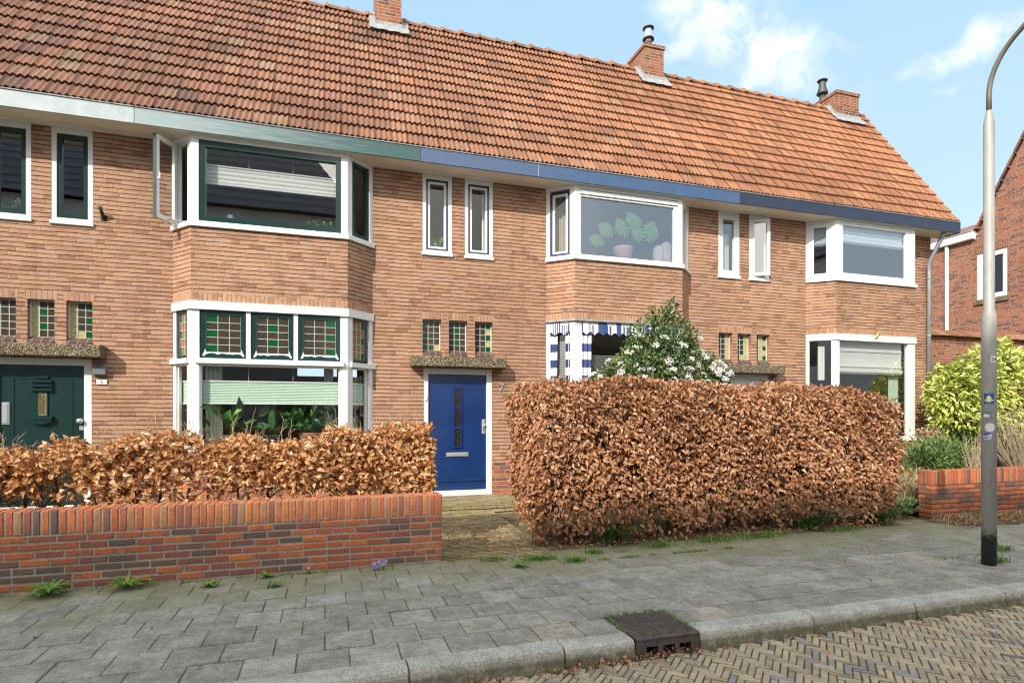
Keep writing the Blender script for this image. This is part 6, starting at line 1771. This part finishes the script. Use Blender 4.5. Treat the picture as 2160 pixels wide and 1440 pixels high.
    s = wrap(view - .22, .075, 1.437, 1.505, gry, 'sticker', lab='small grey sticker')
    disc(view - .22, 0, 1.462, wht, 'sticker_print', .0025, s, pts=[(-.03, -.016), (.022, -.014), (.014, .0), (.024, .018), (.004, .014), (-.008, .024), (-.03, .02)])
    disc(view + .12, .043, 1.352, wht, 'sticker', lab='round white sticker')
    s = disc(view - .22, .036, 1.268, wht, 'sticker', .003, lab='round white and purple sticker')
    disc(view - .20, 0, 1.275, pur, 'sticker_print', .0035, s, pts=[(-.036, -.006), (-.01, -.004), (.0, .006), (.02, .008), (.028, .022), (.01, .032), (-.012, .031), (-.03, .018)])
    for du, dz in ((.012, -.012), (-.006, -.024), (-.026, -.016)):
        disc(view - .20, 0, 1.268, pur, 'sticker_print', .0035, s, pts=[(du + .007 * math.cos(k * .9), dz + .007 * math.sin(k * .9)) for k in range(7)])
street_lamp()

# ------------------------------------------------------------------ right-hand neighbours
def right_side():
    # tall coped wall that closes the gap beside the end house
    t = thing('garden_wall', 'tall brick wall with a clay tile coping between the end house and its neighbour', 'wall', (16, .35, 0))
    zt = 3.36
    MB().box(F0, 12.62, 22, -.55, -.25, -.1, zt - .21).build('brickwork', M['nbrick'], t)
    MB().box(F0, 12.62, 22, -.55, -.245, zt - .208, zt - .005).build('soldier_course', M['nsoldier'], t)
    mb = MB(); r2 = random.Random(2); x = 12.6
    while x < 22:
        dz = r2.uniform(-.006, .006)
        mb.add([(x, .14, zt - .045 + dz), (x + .26, .14, zt - .05 + dz), (x + .26, .38, zt + .10 + dz), (x, .38, zt + .105 + dz), (x, .14, zt - .065 + dz), (x + .26, .14, zt - .07 + dz), (x, .62, zt - .04), (x + .26, .62, zt - .04)],
               ((0, 1, 2, 3), (4, 5, 1, 0), (3, 2, 7, 6), (0, 3, 6, 4), (1, 5, 7, 2)), tint=r2.random(), tone=.8)
        x += .262
    mb.build('coping', M['tile'], t)
    MB().bevbox(F0, 12.82, 12.86, -.25, -.20, 2.93, 2.97).build('wall_hook', M['black'], t)
    MB().box(F0, 16.17, 16.5, -.25, -.235, 2.55, 2.83).build('house_sign', M['white'], t)
    # neighbouring house, its flank turned to us
    X = 19.0; t = thing('brick_house', 'red brick neighbour house with a steep gable and white gutter, right of the terrace', 'house', (X + 4, 2, 0))
    T = Face((X, 8.0), (X, -8.0))         # s runs towards the street, o towards us
    s = lambda y: 8.0 - y
    win = (s(3.32), s(2.47), 5.03, 6.45)
    EZ2 = 7.05
    w = MB(); w.wall(T, s(8), s(-2.5), -.1, EZ2, [(*win, .12)])
    ys, zs = 3.30, 7.25
    ap = (0.2, zs + (ys - .2) * 1.80)
    w.add([T(s(ys), 0, EZ2), T(s(-2.5), 0, EZ2), T(s(-2.5), 0, ap[1] - 2.7 * 1.8), T(s(ap[0]), 0, ap[1])], ((0, 1, 2, 3),))
    w.quad((X, -2.5, -.1), (X + 8, -2.5, -.1), (X + 8, -2.5, EZ2), (X, -2.5, EZ2)); w.quad((X + 8, 8, -.1), (X, 8, -.1), (X, 8, EZ2), (X + 8, 8, EZ2)); w.quad((X + 8, -2.5, -.1), (X + 8, 8, -.1), (X + 8, 8, EZ2), (X + 8, -2.5, EZ2))
    w.build('wall', M['nbrick'], t)
    # verge tiles up the gable, and the eaves roof with its gutter
    rf = MB(); r2 = random.Random(6); n = 17
    for i in range(n):
        a, b = i / n, (i + 1) / n
        y0_, z0_ = ys + .06 + (ap[0] - ys) * a, zs - .10 + (ap[1] - zs) * a; y1_, z1_ = ys + .06 + (ap[0] - ys) * b, zs - .10 + (ap[1] - zs) * b
        rf.add([(X - .05, y0_ + .03, z0_ + .05), (X - .05, y1_ + .03, z1_ + .02), (X + 7, y1_ + .03, z1_ + .02), (X + 7, y0_ + .03, z0_ + .05), (X - .05, y0_, z0_ - .03), (X - .05, y1_ , z1_ - .06), (X + .3, y0_, z0_ - .03)], ((0, 1, 2, 3), (4, 5, 1, 0), (0, 3, 6, 4)), tint=r2.uniform(0, .5), tone=.2)
    for i in range(6):
        z0_, z1_ = EZ2 + .12 + i * .085, EZ2 + .12 + (i + 1) * .085 + .02; x0_, x1_ = X - .12 + i * .2, X - .12 + (i + 1) * .2 + .03
        for k in range(21):
            ya, yb2 = 8 - k * .24, 8 - (k + 1) * .24
            if yb2 < ys - .1 + i * -.02: continue
            rf.add([(x0_, ya, z0_ + .02), (x0_, yb2 + .06, z0_ + .05), (x0_, yb2, z0_ + .02), (x1_, ya, z1_), (x1_, yb2 + .06, z1_ + .02), (x1_, yb2, z1_)], ((0, 3, 4, 1), (1, 4, 5, 2)), tint=r2.random(), tone=.9)
    rf.build('roof', M['tile'], t)
    gt = MB(); gt.bevbox(T, s(8), s(ys + .05), .0, .16, EZ2 - .12, EZ2 + .10, b=.01); gt.build('gutter', M['white'], t)
    MB().bevbox(T, s(8), s(ys + .05), .0, .18, EZ2 + .102, EZ2 + .13, b=.004).build('gutter_trim', M['zinc'], t)
    MB().tube([T(s(4.18), .06, EZ2 - .15), T(s(4.18), .06, 2.2)], .055, 12).build('downpipe', M['white'], t)
    a, b, c, d = win
    f = MB(); f.frame(T, a, b, c, d, (.14, .07, .07, .08), -.10, -.03); f = f.build('window', M['white'], t)
    sash(T, a + .14, b - .07, c + .07, d - .08, .075, -.09, -.035, M['white'], f, None)
    pane(T, a + .215, b - .145, c + .145, d - .155, -.07, M['dark_pane'], f)
    MB().box(T, a - .04, b + .04, -.12, .06, c - .14, c - .003).build('sill', M['darkyellow'], f)
    MB().box(T, a - .03, b + .03, -.01, .004, d + .003, d + .22).build('soldier_course', M['nsoldier'], t)
M['nsoldier'] = brick_mat('neighbour_soldier_brick', NB, (.34, .28, .23), (.34, .28, .23), swap=True, jb=.012, wob=.4)
M['darkyellow'] = brick_mat('sill_brick', [(0, (.16, .12, .07)), (1, (.30, .22, .12))], (.10, .08, .06), (.1, .08, .06), swap=True, wob=.3)
M['dark_pane'] = plain('dark_window_pane', (.02, .02, .022), .12, .1, spec=.5)
right_side()

# ------------------------------------------------------------------ across the street (shades the pavement, shows in the panes)
def opposite():
    t = thing('unseen_opposite_house', 'tall pale block across the street, shaped to shade the pavement and bounce light, unseen except in the panes', 'house', (-14, -18, 0))
    x0, x1, yf, yr, ez, rz = -27.0, OPX, -16.2, -19.0, 9.6, OPZ  # ridge height set for its shade on the pavement, pale walls added for bounce
    T = Face((x1, yf), (x0, yf)); L = x1 - x0
    holes = [(1.5 + i * 3.0, 3.0 + i * 3.0, z, z + 1.5) for i in range(int(L / 3) - 1) for z in (1.0, 4.0, 7.0)]
    w = MB(); w.wall(T, 0, L, -.2, ez, holes, .15)
    w.quad((x1, yf, -.2), (x1, yf - 5.6, -.2), (x1, yf - 5.6, ez), (x1, yf, ez)); w.quad((x0, yf - 5.6, -.2), (x0, yf, -.2), (x0, yf, ez), (x0, yf - 5.6, ez)); w.quad((x0, yf - 5.6, -.2), (x1, yf - 5.6, -.2), (x1, yf - 5.6, ez), (x0, yf - 5.6, ez))
    w.build('wall', M['render'], t)
    dark = plain('dark_roof_tile', (.12, .12, .135), .6, .5, 9, .8)
    r = MB(); n = 17; HX = 3.6
    for i in range(n):
        a, b = i / n, (i + 1) / n
        ya, yb = yf + .4 + (yr - yf - .4) * a, yf + .4 + (yr - yf - .4) * b; za, zb = ez + (rz - ez) * a, ez + (rz - ez) * b
        r.quad((x1 + .3 - HX * a, ya, za + .05), (x0, ya, za + .05), (x0, yb, zb), (x1 + .3 - HX * b, yb, zb)); r.quad((x1 + .3 - HX * a, ya, za), (x0, ya, za), (x0, ya, za + .05), (x1 + .3 - HX * a, ya, za + .05))
    yb_ = yf - 6.0
    r.add([(x1 + .3, yf + .4, ez), (x1 + .3, yb_, ez), (x1 + .3 - HX, yr, rz)], ((0, 1, 2),)); r.quad((x0, yb_, ez), (x1 + .3, yb_, ez), (x1 + .3 - HX, yr, rz), (x0, yr, rz)); r.add([(x0, yf + .4, ez), (x0, yr, rz), (x0, yb_, ez)], ((0, 1, 2),))
    r.build('roof', dark, t)
    for a, b, c, d in holes:
        f = MB().frame(T, a, b, c, d, .08, -.12, -.06).build('window', M['white'], t); pane(T, a + .08, b - .08, c + .08, d - .08, -.1, M['dark_pane'], f)
    # lower houses further along
    t = thing('unseen_opposite_house', 'low pale row further along the far side of the street, seen only in the panes', 'house', (28, -18, 0))
    x0, x1 = OPX + 3, 52.0; T = Face((x1, -16.6), (x0, -16.6)); L = x1 - x0; ez2 = 4.6
    holes = [(2 + i * 4.0, 4 + i * 4.0, .9, 2.6) for i in range(int(L / 4) - 1)]
    MB().wall(T, 0, L, -.2, ez2, holes, .15).build('wall', M['render'], t)
    r = MB(); r.quad((x1, -16.2, ez2), (x0, -16.2, ez2), (x0, -19, 7.2), (x1, -19, 7.2)); r.quad((x0, -22, ez2), (x1, -22, ez2), (x1, -19, 7.2), (x0, -19, 7.2)); r.add([(x0, -16.2, ez2), (x0, -22, ez2), (x0, -19, 7.2)], ((0, 1, 2),)); r.quad((x0, -16.6, -.2), (x0, -22, -.2), (x0, -22, ez2), (x0, -16.6, ez2))
    r.build('roof', dark, t)
    for a, b, c, d in holes:
        f = MB().frame(T, a, b, c, d, .08, -.12, -.06).build('window', M['white'], t); pane(T, a + .08, b - .08, c + .08, d - .08, -.1, M['dark_pane'], f)
opposite()
